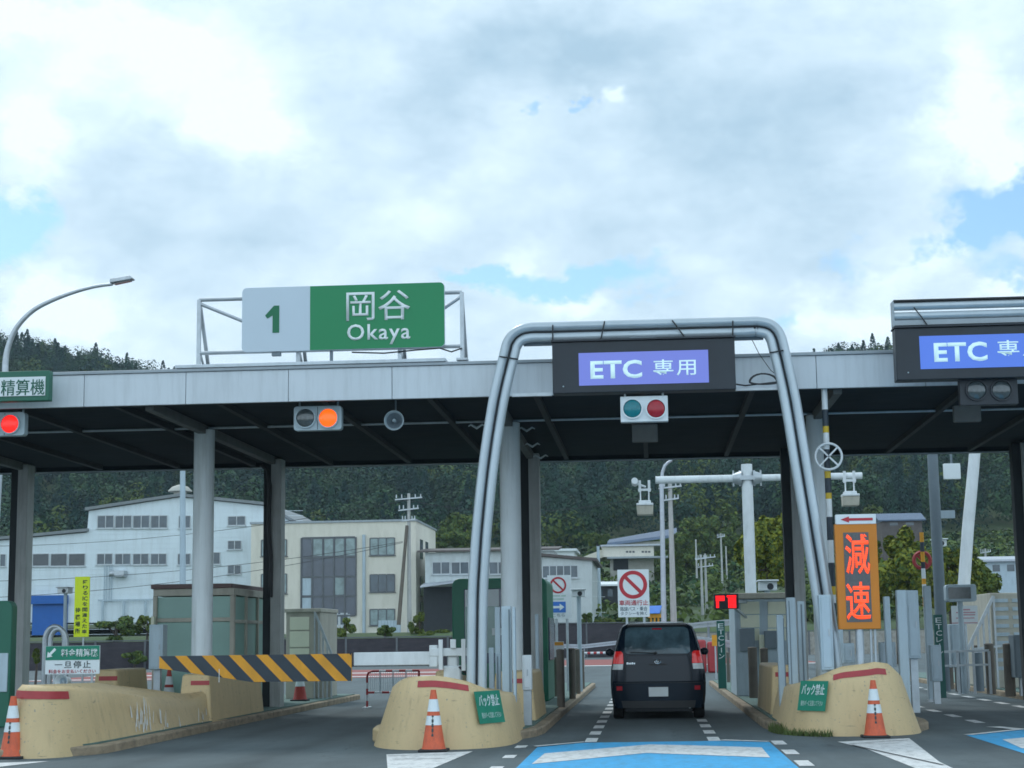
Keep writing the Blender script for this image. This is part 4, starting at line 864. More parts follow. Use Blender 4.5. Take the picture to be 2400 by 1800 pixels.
Y = 36.6; X0, X1, Z0, Z1 = rect(977, 1182, 1250, 1480, Y); Z0 = .14
b = MB(); pts = rounded(X0, X1, Z0, Z1, .16, Y, corners='0110'); b.prism(pts, (0, 2.4, 0)); b.build('shell', 'booth_green', gbth, bevel=.03)
a0, a1, c0, c1 = rect(1003, 1160, 1272, 1420, Y); b = MB(); b.bx(a0, a1, Y - .012, Y + .01, .95, c1); gwin = b.build('window', 'booth_blue', gbth, bevel=.01)
b = MB(); e0, e1, f0, f1 = rect(1005, 1078, 1274, 1310, Y); b.bx(e0, e1, Y - .03, Y - .0125, f0, f1); nb = b.build('notice', 'sign_white', gwin)
b = MB(); e0, e1, f0, f1 = rect(1005, 1078, 1311, 1410, Y); b.bx(e0, e1, Y - .024, Y - .0125, f0, f1); b.build('grey_pane', 'booth_glass2', gwin)
b = MB(); e0, e1, f0, f1 = rect(1063, 1085, 1357, 1372, Y); b.bx(e0, e1, Y - .05, Y - .025, f0, f1); b.build('sticker', 'sign_white', gwin)
b = MB(); e0, e1, f0, f1 = rect(1016, 1040, 1294, 1296.5, Y); b.bx(e0, e1, Y - .034, Y - .0305, f0, f1); b.build('faint_text', 'ink_grey', nb, smooth=0)
b = MB(); b.bx(X1 + .003, X1 + .03, Y + .3, Y + 2.2, 1.0, 1.9); b.build('side_window', 'booth_blue', gbth)
bb = thing('toll_booth', (2.9, 38.5, .14), 'cream toll booth with grey boxes right of the car', 'booth')
Y = 38.5; X0, X1, Z0, Z1 = rect(1590, 1706, 1296, 1480, Y); Z0 = .14
b = MB(); b.bx(X0, X1, Y, Y + 2.6, Z0, Z1); b.build('wall', 'cab', bb, bevel=.015)
b = MB(); b.bx(X0 - .08, X1 + .08, Y - .12, Y + 2.7, Z1 + .002, Z1 + .13); b.build('roof', 'booth_frame', bb, bevel=.015)
b = MB()
for xa, xb in ((1600, 1640), (1659, 1697)):
    for ya, yb in ((1300, 1327), (1329, 1356), (1358, 1384)): a0, a1, c0, c1 = rect(xa, xb, ya, yb, Y); b.bx(a0, a1, Y - .02, Y + .01, c0 + .008, c1)
b.build('cream_panel', 'booth_panel', bb, bevel=.006)
b = MB(); a0, a1, c0, c1 = rect(1598, 1629, 1358, 1406, Y); b.bx(a0, a1, Y - .22, Y - .021, c0, c1); a0, a1, c0, c1 = rect(1651, 1687, 1363, 1400, Y); b.bx(a0, a1, Y - .22, Y - .021, c0, c1); b.build('ticket_box', 'cab_dark', bb, bevel=.015)
b = MB(); a0, a1, c0, c1 = rect(1640, 1651, 1372, 1440, Y); b.bx(a0, a1, Y - .1, Y - .021, c0, c1); b.build('conduit', 'booth_panel', bb, bevel=.01)
ge = thing('fare_machine', (-10.9, 26.8, 0), 'dark green fare machine cut by the left edge behind the barrier wall', 'ticket machine')
Y = 27.6; X0, X1, Z0, Z1 = rect(-60, 24, 1297, 1600, Y); b = MB(); b.prism([(x, y, z) for x, y, z in rounded(X0, X1, .14, Z1, .12, Y, corners='0110')], (0, .25, 0)); b.build('casing', 'board_green', ge, bevel=.02)
b = MB(); a0, a1, c0, c1 = rect(-40, 18, 1471 - 60, 1555 - 60, Y); b.bx(a0, a1, Y - .02, Y + .01, c0, c1); b.build('display_window', 'cab', ge, bevel=.01)

# ------------------------------------------------------------------ posts and cabinets on the islands
def post_box(name, xa, xb, ya, Y, label, mat='cab', zb=.14, d=.16, top=None, cat='detector post', group='grey vehicle detector posts beside the lanes', slot=None):
    X0, X1, Z0, Z1 = rect(xa, xb, ya, ya + 100, Y); t = thing(name, ((X0 + X1) / 2, Y, zb), label, cat, group)
    b = MB(); b.bx(X0, X1, Y, Y + d, zb, Z1); b.build('cabinet', mat, t, bevel=.012)
    b = MB(); b.bx(X0 - .02, X1 + .02, Y - .02, Y + d + .02, zb + .001, zb + .05); b.build('foot', 'galv', t)
    if slot:
        s0, s1, _, _ = rect(slot[0], slot[1], ya, ya + 10, Y); b = MB(); b.bx(s0, s1, Y - .006, Y + .0, zb + .12, Z1 - .05); b.build('sensor_slot', 'cab_dark', t)
    return t
dp = [('tall pale post right of the silver arch left leg', 1083, 1104, 1310, 25.9, (1098, 1101)), ('slim pale post touching the tall post at the middle column', 1107, 1113, 1312, 25.7, None),
      ('thin grey post behind the tall posts near the green booth', 1069, 1080, 1312, 29.5, None), ('short pale post left of the tall posts on the middle island', 1056, 1066, 1400, 26.6, None),
      ('short thin post between the arch leg and tall posts', 1072, 1081, 1412, 26.9, (1074, 1076)),
      ('slim pale post in front of the green booth right side', 1156, 1163, 1327, 31.0, None),
      ('tall pale post left of the arch right leg, with dark joint', 1701, 1720, 1292, 27.2, (1703, 1705)), ('pale post left half of the jointed pair', 1680, 1694, 1330, 27.4, (1691, 1693)),
      ('grey post with latch between the tall post and arch right leg', 1724, 1739, 1300, 28.2, (1729, 1732)),
      ('tall pale post right of the orange display', 1939, 1959, 1276, 27.8, None), ('rounded slim post right of the orange display', 1912, 1924, 1290, 29.0, None),
      ('slim pale post beside the dark lamp post at right', 1998, 2013, 1267, 34.0, None)]
for lb, xa, xb, ya, Y, sl_ in dp: post_box('detector_post', xa, xb, ya, Y, lb, slot=sl_)
def cabinet(xa, xb, ya, yb, Y, label, mat='cab', d=.35, door=True, legs=True):
    X0, X1, Z0, Z1 = rect(xa, xb, ya, yb, Y); t = thing('control_cabinet', ((X0 + X1) / 2, Y, .14), label, 'cabinet')
    b = MB(); b.bx(X0, X1, Y, Y + d, Z0, Z1); b.build('case', mat, t, bevel=.015)
    if door:
        b = MB(); b.bx(X0 + .03, X1 - .03, Y - .012, Y + .001, Z0 + .04, Z1 - .04); dr = b.build('door', mat, t, bevel=.008); b = MB(); b.bx(X1 - .07, X1 - .05, Y - .03, Y - .0125, (Z0 + Z1) / 2 - .05, (Z0 + Z1) / 2 + .05); b.build('handle', 'galv', dr)
    if legs and Z0 > .2: b = MB(); b.bar(((X0 + X1) / 2, Y + d / 2, .14), ((X0 + X1) / 2, Y + d / 2, Z0), .12); b.build('pedestal', 'galv', t)
    return t
cabinet(1772, 1799, 1287, 1445, 25.66, 'grey box at the foot of the arch right leg', d=.14, legs=False)
cabinet(1128, 1148, 1416, 1490, 26.6, 'pale box at the foot of the middle column', 'white', d=.2)
cabinet(321, 352, 1466 - 117, 1563 - 117, 30.5, 'ribbed grey cabinet on a steel stem in front of the glass shelter', d=.3)
cabinet(1960, 1986, 1277, 1420, 29.4, 'grey cabinet beside the tall post right of the orange display', d=.3)
cabinet(1800, 1822, 1360, 1432, 27.5, 'grey box with cables between the striped pole and display', d=.25, legs=False)
cabinet(1822, 1846, 1390, 1432, 28.5, 'small grey box behind the display stem', d=.2, legs=False)
cabinet(2012, 2034, 1395, 1470, 33.0, 'narrow grey cabinet behind the right island post', d=.25)
cabinet(2055, 2090, 1350, 1440, 40.0, 'blue grey cabinet below the small faded sign at right', d=.4)
cabinet(2192, 2230, 1405 - 32, 1462, 36.5, 'dark grey machine cut by the right edge, red mark on top', 'cab_dark', d=.5)
cabinet(1903, 1935, 1388, 1440, 33, 'grey box behind the right barrier near parked traffic', d=.3, legs=False)
# fare machine arch and grey wall left
cabinet(216, 262, 1450, 1520, 32.6, 'pale blue grey low panel left of the stemmed cabinet', d=.25, legs=False)
sa = thing('steel_hoop', at(122, 1420, 29.5), 'silver double hoop rail behind the fare machine notice', 'hoop rail')
b = MB(); Y = 29.5; c = at(122, 1385, Y); k = mpp(Y)
for dx, rr in ((-4, 22), (4, 18)):
    b.tube([(c.x + dx * k - rr * k, Y, .14)] + [(c.x + dx * k + rr * k * -math.cos(a), Y, c.z + rr * 1.45 * k * math.sin(a)) for a in np.linspace(0, math.pi, 15)] + [(c.x + dx * k + rr * k, Y, .14)], .045, 10)
b.build('hoop', 'galv', sa)

# ------------------------------------------------------------------ signs on posts
def sign(name, xa, xb, ya, yb, Y, label, face, posts=(.5,), pw=.05, zb=.0, back='sign_back', cat='sign', th=.03, r_=.01, pmat='galv', lean_=0):
    X0, X1, Z0, Z1 = rect(xa, xb, ya, yb, Y); t = thing(name, ((X0 + X1) / 2, Y, zb), label, cat)
    b = MB(); b.prism(rounded(X0, X1, Z0, Z1, r_, Y), (0, th, 0)); f = b.build('sign_face', face, t)
    if posts:
        b = MB()
        for q in posts: x = X0 + (X1 - X0) * q; b.tube([(x, Y + th + pw / 2 + .002, zb), (x, Y + th + pw / 2 + .002, Z1 - .03)], pw / 2, 10)
        b.build('post', pmat, t)
    return t, f, (X0, X1, Z0, Z1), mpp(Y)
def ring_sign(f, c, r_, w, Y, mat):
    b = MB(); n = 40; vs = []
    for q in range(n):
        a = 2 * math.pi * q / n
        for rr, yy in ((r_, 0), (r_, -.008), (r_ - w, -.008), (r_ - w, 0)): vs.append((c[0] + math.cos(a) * rr, Y + yy, c[2] + math.sin(a) * rr))
    b.add(vs, [(q * 4 + s, ((q + 1) % n) * 4 + s, ((q + 1) % n) * 4 + (s + 1) % 4, q * 4 + (s + 1) % 4) for q in range(n) for s in range(4)])
    d = (r_ - w * .5) * .7071; ww = w * .33
    b.prism([(c[0] - d - ww, Y - .001, c[2] + d - ww), (c[0] - d + ww, Y - .001, c[2] + d + ww), (c[0] + d + ww, Y - .001, c[2] - d + ww), (c[0] + d - ww, Y - .001, c[2] - d - ww)], (0, -.006, 0))
    b.build('prohibition_ring', mat, f)
t, f, (X0, X1, Z0, Z1), k = sign('waiting_sign', 160, 193, 1245, 1376, 29.2, 'tall fluorescent yellow sign with two columns of black writing', 'yellow', posts=(.6,), pw=.035, zb=.14)
cw = (X1 - X0)
for s, xf, ztop, zbot, w in (('降りるICを間違えた車', .72, .955, .04, .34), ('待機場所', .25, .50, .04, .34)):
    chars = ['降', 'り', 'る', 'IC', 'を', '間', '違', 'え', 'た', '車'] if s[0] == '降' else list(s)
    n = len(chars)
    for i, ch in enumerate(chars):
        zc_ = Z0 + (Z1 - Z0) * (ztop - (ztop - zbot) * (i + .5) / n); hh = (Z1 - Z0) * (ztop - zbot) / n * .74
        text(ch, (X0 + cw * xf, 29.2, zc_), cw * w, min(hh, cw * .40), 'ink_dark', f, bold=.02, depth=.004, resol=2)
t, f, (X0, X1, Z0, Z1), k = sign('fare_sign', 96, 217, 1395, 1456, 27.4, 'green and white notice with a white arrow pointing down to the left', 'sign_white', posts=(.15, .85), pw=.04, zb=.14)
b = MB(); zm = at(156, 1425.5, 27.4).z; b.bx(X0 + .004, X1 - .004, 27.393, 27.401, zm, Z1 - .003); gf = b.build('green_band', 'notice_green', f)
b = MB(); p = at(111, 1411, 27.4); arrow(b, p, 26 * k, 5.5 * k, 15 * k, 10 * k, R(225), 27.392); b.build('arrow', 'ink_white', gf)
text('料金精算機', (at(172, 1410, 27.4).x, 27.392, at(172, 1410, 27.4).z), 82 * k, 17 * k, 'ink_white', gf, bold=.012)
text('一旦停止', (at(157, 1435.5, 27.4).x, 27.4, at(157, 1435.5, 27.4).z), 80 * k, 15.5 * k, 'ink_dark', f, bold=.006, space=1.3)
text('料金をお支払いください', (at(156, 1450, 27.4).x, 27.4, at(156, 1450, 27.4).z), 105 * k, 8.5 * k, 'ink_red', f, bold=.004, resol=2)
t, f, (X0, X1, Z0, Z1), k = sign('prohibition_sign', 1335, 1402, 1231, 1332, 60, 'large white sign with red prohibition ring and red writing above the car', 'sign_white', posts=(.27, .82), pw=.09)
p = at(1367.5, 1263, 60); ring_sign(f, p, 30 * k, 8 * k, 60, 'ink_red')
text('車両通行止', (at(1369, 1302, 60).x, 60, at(1369, 1302, 60).z), 62 * k, 11.5 * k, 'ink_red', f, bold=.015, resol=2)
text('路線バス・乗合', (at(1369, 1315, 60).x, 60, at(1369, 1315, 60).z), 58 * k, 9 * k, 'ink_grey', f, bold=.012, resol=2)
text('タクシーを除く', (at(1369, 1325, 60).x, 60, at(1369, 1325, 60).z), 56 * k, 8 * k, 'ink_grey', f, bold=.012, resol=2)
t, f, (X0, X1, Z0, Z1), k = sign('prohibition_sign', 1183, 1234, 1243, 1336, 44, 'white sign with small red prohibition ring above a blue arrow panel', 'sign_white', posts=(.35, .8), pw=.07, zb=.14)
p = at(1205.5, 1264, 44); ring_sign(f, p, 17.5 * k, 3.8 * k, 44, 'ink_red')
b = MB(); a0, a1, c0, c1 = rect(1190, 1222, 1300, 1323, 44); b.bx(a0, a1, 43.992, 44.001, c0, c1); bf = b.build('blue_field', 'ink_blue', f); b = MB(); p = at(1207, 1311.5, 44); arrow(b, p, 24 * k, 5 * k, 15 * k, 10 * k, 0, 43.991); b.build('arrow', 'ink_white', bf)
text('こちら', (at(1207, 1329, 44).x, 44, at(1207, 1329, 44).z), 26 * k, 7 * k, 'ink_grey', f, resol=2)
b = MB()
for xa, xb, y in ((1193, 1210, 1287), (1212, 1222, 1287), (1193, 1218, 1294)): a0, a1, c0, c1 = rect(xa, xb, y - 1.6, y + 1.6, 44); b.bx(a0, a1, 43.994, 44.001, c0, c1)
b.build('faded_text', 'ink_faint', f, smooth=0)
t, f, (X0, X1, Z0, Z1), k = sign('notice_sign', 2057, 2111, 1309, 1347, 39.0, 'small faded white notice with pink border under the dark monitor', 'sign_white', posts=(.5,), pw=.05, zb=.14)
M['pink'] = pm('faded_pink_ink', (.50, .28, .32), .6)
b = MB()
for xa, xb, y, h in ((2075, 2095, 1317, 3), (2066, 2106, 1323, 2.4), (2080, 2106, 1328, 2.4), (2066, 2104, 1335, 2), (2057.5, 2110.5, 1345.5, 2)): a0, a1, c0, c1 = rect(xa, xb, y - h / 2, y + h / 2, 39); b.bx(a0, a1, 38.994, 39.001, c0, c1)
b.build('faded_text', 'pink', f, smooth=0)
# monitor at right
mo = thing('display_monitor', at(2076, 1300, 38.2), 'dark framed monitor above the small faded notice at right', 'monitor'); Y = 38.2
X0, X1, Z0, Z1 = rect(2045, 2108, 1263, 1299, Y); b = MB(); b.prism(rounded(X0, X1, Z0, Z1, .06, Y), (0, .3, 0)); b.build('case', 'cab', mo, bevel=.01)
a0, a1, c0, c1 = rect(2050, 2096, 1269, 1293, Y); b = MB(); b.bx(a0, a1, Y - .01, Y + .005, c0, c1); b.build('screen', 'lens_dark', mo)
b = MB(); b.tube([((X0 + X1) / 2, Y + .2, .14), ((X0 + X1) / 2, Y + .2, Z0 + .02)], .06, 10); b.build('stem', 'cab', mo)
# orange display
od = thing('led_display', at(1856, 1440, 25.6), 'orange framed LED display glowing with two red characters under an arrow plate', 'LED sign'); Y = 25.6
X0, X1, Z0, Z1 = rect(1809, 1897, 1133, 1356, Y); b = MB(); b.bx(X0, X1, Y, Y + .16, Z0, Z1); bd = b.build('case', 'led_body', od, bevel=.012)
a0, a1, c0, c1 = rect(1826, 1879, 1152, 1341, Y); b = MB(); b.bx(a0, a1, Y - .006, Y + .01, c0, c1); fc = b.build('display_face', 'led_face', od)
def led_mat():
    m = bpy.data.materials.new('led_dots'); m.use_nodes = True; t = m.node_tree; N, L = t.nodes, t.links; b = N['Principled BSDF']; b.inputs['Base Color'].default_value = (.3, .03, .01, 1)
    co = N.new('ShaderNodeTexCoord'); sp = N.new('ShaderNodeSeparateXYZ'); L.new(co.outputs['Object'], sp.inputs[0])
    def wv(o, per):
        a = N.new('ShaderNodeMath'); a.operation = 'MULTIPLY'; a.inputs[1].default_value = 2 * math.pi / per; L.new(o, a.inputs[0]); s = N.new('ShaderNodeMath'); s.operation = 'SINE'; L.new(a.outputs[0], s.inputs[0])
        c = N.new('ShaderNodeMath'); c.operation = 'MULTIPLY_ADD'; c.inputs[1].default_value = .5; c.inputs[2].default_value = .5; L.new(s.outputs[0], c.inputs[0]); return c.outputs[0]
    mr = N.new('ShaderNodeMath'); mr.operation = 'MULTIPLY_ADD'; mr.inputs[1].default_value = .75; mr.inputs[2].default_value = .75; L.new(wv(sp.outputs[2], .026), mr.inputs[0])
    L.new(mr.outputs[0], b.inputs['Emission Strength']); b.inputs['Emission Color'].default_value = (1, .085, .018, 1); return m
M['led_on'] = led_mat()
k = mpp(Y); text('減', (at(1852, 1197, Y).x, Y - .006, at(1852, 1197, Y).z), 51 * k, 86 * k, 'led_on', fc, bold=.012, depth=.008)
text('速', (at(1854, 1298, Y).x, Y - .006, at(1854, 1298, Y).z), 51 * k, 80 * k, 'led_on', fc, bold=.012, depth=.008)
a0, a1, c0, c1 = rect(1806, 1891, 1111, 1132, Y); b = MB(); b.bx(a0, a1, Y - .01, Y + .1, c0, c1); ap = b.build('arrow_plate', 'sign_white', od, bevel=.006)
b = MB(); p = at(1850, 1122, Y); arrow(b, p, 68 * k, 5.5 * k, 13 * k, 18 * k, math.pi, Y - .0105); b.build('arrow', 'ink_red', ap)
b = MB(); p = at(1856, 1356, Y + .08); q = gd(1856, 1430, .8); b.tube([(p.x, Y + .08, .7), (p.x, Y + .08, Z0)], .06, 14); b.tube([(p.x, Y + .08, .7), (p.x, Y + .08, 1.02)], [.17, .07], 14)
b.tube([(p.x + .16, Y + .1, .8), (p.x + .17, Y + .1, Z0)], .018, 6); b.tube([(p.x + .22, Y + .1, .8), (p.x + .23, Y + .1, Z0)], .018, 6); b.build('stem', 'galv', od)
# striped pole with the crossed ring
sp_ = thing('striped_pole', at(1800, 1460, 26.6), 'slim black and white banded pole carrying a pale crossed ring', 'pole'); Y = 26.6
b = MB(); p1 = at(1781, 815, Y); p0 = Vector((p1.x + .0, Y, .9)); zs2 = lambda y: at(1785, y, Y).z; Xp = at(1789, 1050, Y).x
bands = [(815, 838, 'w'), (838, 850, 'w'), (850, 925, 'w'), (925, 963, 'k'), (963, 985, 'y'), (985, 1028, 'w'), (1028, 1066, 'k')]
seq = [(812, 925, 0), (925, 963, 1), (963, 980, 2), (980, 1022, 0), (1022, 1060, 1)] if False else [(815, 925 - 0, 0)]
seq = [(815, 885, 0), (885, 921, 1), (921, 935, 2), (935, 971, 0), (971, 1012, 1), (1012, 1018, 0), (1018, 1033, 2), (1033, 1065, 1), (1065, 1078, 2), (1078, 1117, 0), (1117, 1167, 1), (1167, 1216, 0), (1216, 1267, 1), (1267, 1285, 2), (1285, 1303, 0), (1303, 1351, 1), (1351, 1385, 2), (1385, 1440, 0)]
for ya, yb, m_ in seq: b.tube([(Xp, Y, zs2(yb)), (Xp, Y, zs2(ya))], .048 if m_ != 0 else .0465, 14, m_)
b.build('banded_shaft', ['white', 'navy', 'yellow_paint'], sp_)
b = MB(); c = at(1790, 986, Y - .1); n = 30; r_ = 28 * mpp(Y); b.tube([(c.x + r_ * math.cos(a), Y - .1, c.z + r_ * math.sin(a)) for a in np.linspace(0, 2 * math.pi, n + 1)], .019, 8)
for s in (-1, 1): b.bar((c.x - r_ * .7, Y - .1, c.z - s * r_ * .7), (c.x + r_ * .7, Y - .1, c.z + s * r_ * .7), .025)
b.build('crossed_ring', 'white', sp_)
# green lettered guide posts
def etc_post(xa, xb, ya, yb, Y, label):
    X0, X1, Z0, Z1 = rect(xa, xb, ya, yb, Y); t = thing('guide_post', ((X0 + X1) / 2, Y, .14), label, 'guide post')
    b = MB(); b.bx(X0, X1, Y, Y + .12, .14, Z1); p = b.build('board', 'post_green', t, bevel=.008); cs = list('ETCレーン'); w = (X1 - X0) * .68; n = len(cs); zt_ = Z1 - .05
    hh = min(w * 1.1, (Z1 - .75) / n)
    for i, ch in enumerate(cs):
        zc_ = zt_ - hh * (i + .5); text(ch if ch != 'ー' else '｜', ((X0 + X1) / 2, Y, zc_), w if ch != 'ー' else w * .14, hh * .78, 'ink_white', p, depth=.004, resol=2)
etc_post(1550, 1567, 1343, 1470, 44, 'dark green lettered guide post right of the car')
etc_post(2021, 2039, 1330, 1465, 36, 'dark green lettered guide post on the far right island')
# red LED board on a post behind the car
rl = thing('led_display', at(1568, 1420, 37.4), 'small LED board glowing bright red behind the lane right of the car', 'LED sign'); Y = 37.4
X0, X1, Z0, Z1 = rect(1543, 1595, 1283, 1315, Y); b = MB(); b.bx(X0, X1, Y, Y + .25, Z0, Z1); b.build('case', 'black', rl, bevel=.01)
M['led_red'] = pm('red_led_glow', (.4, 0, 0), .5, emit=(1, .008, .012), emit_s=1.3)
b = MB()
for xa, xb, ya, yb in ((1546, 1565, 1287, 1298), (1547, 1553, 1298, 1313), (1573, 1578, 1288, 1313), (1579, 1583, 1287, 1313), (1584, 1590, 1286, 1313), (1570, 1590, 1286, 1290)): a0, a1, c0, c1 = rect(xa, xb, ya, yb, Y); b.bx(a0, a1, Y - .01, Y + .002, c0, c1)
b.build('lit_segment', 'led_red', rl, smooth=0)
b = MB(); b.bar((X1 - .1, Y + .2, (Z0 + Z1) / 2), (X1 + .25, Y + 1.2, (Z0 + Z1) / 2), .06); b.bar((X1 - .1, Y + .2, Z0 + .05), (X1 + .25, Y + 1.2, Z0 - .2), .05); b.build('wall_bracket', 'galv', rl)
# cameras
def camera_post(px, py, Y, s, label, stem=True, zb=.14):
    c = at(px, py, Y); t = thing('camera_unit', (c.x, Y, zb), label, 'camera')
    b = MB(); b.bx(c.x - .16 * s, c.x + .16 * s, Y - .28 * s, Y + .1, c.z - .07 * s, c.z + .09 * s); b.bx(c.x - .19 * s, c.x + .19 * s, Y - .36 * s, Y + .12, c.z + .092 * s, c.z + .12 * s); b.build('hood', 'white', t, bevel=.015)
    b = MB(); b.tube([(c.x + .04 * s, Y - .285 * s, c.z), (c.x + .04 * s, Y - .24 * s, c.z)], .06 * s, 12); b.build('lens', 'black', t)
    if stem: b = MB(); b.tube([(c.x, Y, zb), (c.x, Y, c.z - .07 * s)], .055 * s, 10); b.build('stem', 'cab', t)
    return t
camera_post(1250, 1283, 43, 1.0, 'white camera unit on a pale stem right of the prohibition sign')
camera_post(1657, 1268, 44, 1.4, 'white camera unit above the cream booth roof')
camera_post(142, 1277, 31, .62, 'small camera on a grey post left of the yellow sign')
camera_post(2027, 1175, 48, 1.1, 'small white camera beside the dark lamp post at right')
# megaphone near the fare sign
mg = at(132, 1472, 27.0); t = thing('horn_speaker', mg, 'white horn loudspeaker below the green fare notice', 'loudspeaker')
b = MB(); k = mpp(27); b.lathe([(8 * k, .10), (15 * k, -.01), (15 * k, .0), (11 * k, .10), (9.5 * k, .3)], mg.x, mg.y, mg.z, 20, axis='y', cap=False); b.build('bell', 'white', t)
b = MB(); b.lathe([(8.05 * k, .098), (5 * k, .14), (.004, .15)], mg.x, mg.y, mg.z, 20, axis='y', cap=False); b.build('throat', 'cab', t); b = MB(); b.tube([(mg.x, mg.y + .12, .14), (mg.x, mg.y + .12, mg.z)], .02, 8); b.build('stem', 'galv', t)
# barricade
ba = thing('barricade', at(850, 1530, 37.6), 'low red and white pipe barricade with mesh infill in the left lane', 'barricade'); Y = 37.6
b = MB(); pa, pb = at(793, 1450, Y), at(905, 1447, Y); z1, z2 = pa.z, at(795, 1496, Y).z; r_ = .024
def seg(p, q, n): 
    p, q = Vector(p), Vector(q)
    for i in range(n): b.tube([p.lerp(q, i / n), p.lerp(q, (i + 1) / n)], r_, 8, i % 2)
seg((pa.x, Y, .03), (pa.x, Y, z1 - .12), 5); b.tube([(pa.x, Y, z1 - .12), (pa.x + .03, Y, z1 - .03), (pa.x + .12, Y, z1)], r_, 8, 0); seg((pa.x + .12, Y, z1), (pb.x, Y, z1), 7); seg((pa.x, Y, z2), (pb.x, Y, z2), 7); seg((pb.x, Y, .03), (pb.x, Y, z1), 5)
b.build('pipe_frame', ['stripe_red', 'white'], ba)
b = MB()
for i in range(24): x = pa.x + (pb.x - pa.x) * (i + .5) / 24; b.tube([(x, Y, z2), (x, Y, z1 - .01)], .004, 4)
for i in range(3): x = pa.x + (pb.x - pa.x) * (i + 1) / 4; b.tube([(x, Y, z2), (x, Y, z1 - .01)], .012, 6)
b.build('mesh_infill', 'cab', ba); b = MB(); b.bx(pa.x - .06, pa.x + .06, Y - .3, Y + .3, 0.001, .03); b.bx(pb.x - .06, pb.x + .06, Y - .3, Y + .3, 0.001, .03); b.build('foot', 'white', ba)
# rail posts on the islands
def rail_post(px, ya, Y, label, w=.11, mat='brown_post'):
    X = at(px, ya, Y).x; z = at(px, ya, Y).z; t = thing('rail_post', (X, Y, .14), label, 'post', 'brown rail posts along the islands')
    b = MB(); b.tube([(X, Y, .12), (X, Y, z)], w / 2, 12); b.build('shaft', mat, t); b = MB(); b.ball((X, Y, z), w / 2 + .005, w / 2 + .005, .03); b.build('cap', mat, t)
for lb, px, ya, Y, w in [('brown post nearest the kerb on the middle island', 1210, 1405, 34, .16), ('brown post second along the middle island kerb', 1235, 1402, 38.5, .15), ('pale brown post right of the second middle island post', 1247, 1404, 42, .12), ('thin brown post at the middle island far end', 1257, 1407, 46, .12), ('slim brown post below the blue arrow sign', 1200, 1408, 39.5, .09),
                         ('brown post right beside the car tail lamp', 1583, 1400, 46, .16), ('brown post left of the cream booth', 1604, 1405, 40, .2), ('wide brown post in front of the cream booth', 1625, 1400, 37.3, .2), ('brown post between booth boxes', 1650, 1402, 35.5, .16), ('thin brown post at the car mirror', 1572, 1410, 50, .1),
                         ('brown post at far right near the dark machine', 2177, 1392, 37, .22), ('brown post left of the far right beige block', 2136, 1392, 38.5, .2), ('brown post behind the stair handrail', 2107, 1396, 43, .14), ('dark brown post right of the lettered green post', 2050, 1398, 42, .14), ('slim brown post by the right cabinet', 2064, 1405, 40.5, .09)]: rail_post(px, ya, Y, lb, w)
# stair shelter at right
ss = thing('stair_shelter', (9.5, 42.5, .14), 'grey panelled stair shelter at the right edge with sloping handrail', 'booth'); Y = 42
X0, X1, Z0, Z1 = rect(2146, 2280, 1283, 1440, Y); b = MB(); b.bx(X0, X1, Y, Y + 4, .14, Z1); b.build('wall', 'booth_frame', ss, bevel=.015)
b = MB()
for i in range(5):
    for j in range(9): x = X0 + .05 + i * .46; z = Z1 - .14 - j * .2; b.bx(x, x + .36, Y - .018, Y + .002, z - .085, z)
b.build('louvre_panel', 'cab', ss)
b = MB(); p, q = at(2146, 1288, Y - .1), at(2089, 1405, Y - .1); b.bar(p, q, .07); 
for i in range(6): x = p.x + (q.x - p.x) * i / 5; z = p.z + (q.z - p.z) * i / 5; b.bar((x, Y - .1, .14), (x, Y - .1, z), .045)
r1 = at(2034, 1408, 38); r2 = at(2136, 1405, 38); b.bar(at(2105, 1402, Y - .1), at(2180, 1393, Y - .1), .05); b.build('handrail', 'galv', ss)
hr = thing('handrail', (r1.x, 38, .14), 'low two bar grey handrail on the far right island', 'railing'); b = MB(); b.bar(r1, r2, .05); b.bar((r1.x, 38, r1.z - .30), (r2.x, 38, r2.z - .30), .04)
for i in range(4): x = r1.x + (r2.x - r1.x) * i / 3; b.bar((x, 38, .14), (x, 38, r1.z), .05)
b.build('rails', 'galv', hr)
# dark narrow booths and rails behind at far right
for i, (px, lb) in enumerate([(2078, 'dark slim post behind the low handrail, left'), (2112, 'dark slim post behind the low handrail, right')]):
    rail_post(px, 1410, 39.5 + i, lb, .22, 'cab_dark')

# ------------------------------------------------------------------ poles near the gate
def pole(name, pts, r_, label, cat, mat='galv', n=12, zb=0):
    t = thing(name, (pts[0][0], pts[0][1], zb), label, cat); b = MB(); b.tube(pts, r_, n); b.build('shaft', mat, t); return t
Y = 45; p0 = at(12, 800, Y); P = [(p0.x - .25, Y, 0), (p0.x - .1, Y, p0.z - 3)] + [at(a, c, Y) for a, c in ((10, 830), (12, 780), (20, 742), (38, 705), (70, 672), (110, 650), (160, 631), (205, 619), (243, 614))]
P = [Vector(q) for q in P]; _n = len(catmull(P, 5)); lp = pole('street_lamp', catmull(P, 5), [.10 - .058 * i / (_n - 1) for i in range(_n)], 'curved street lamp rising behind the canopy at upper left', 'street lamp')
b = MB(); a, c = at(240, 611, Y), at(283, 602, Y); d = (c - a).normalized(); b.prism([a + Vector((0, -.14, -.03)), a + Vector((0, -.14, .09)), c + Vector((0, -.14, .07)), c + Vector((.09, -.14, -.02)), c + Vector((0, -.14, -.05))], (0, .28, 0)); b.build('lamp_head', 'galv', lp, bevel=.02)
b = MB(); b.bar(a + Vector((.1, 0, -.045)), c + Vector((0, 0, -.06)), .2, .02); b.build('lens', 'lens_dark', lp)
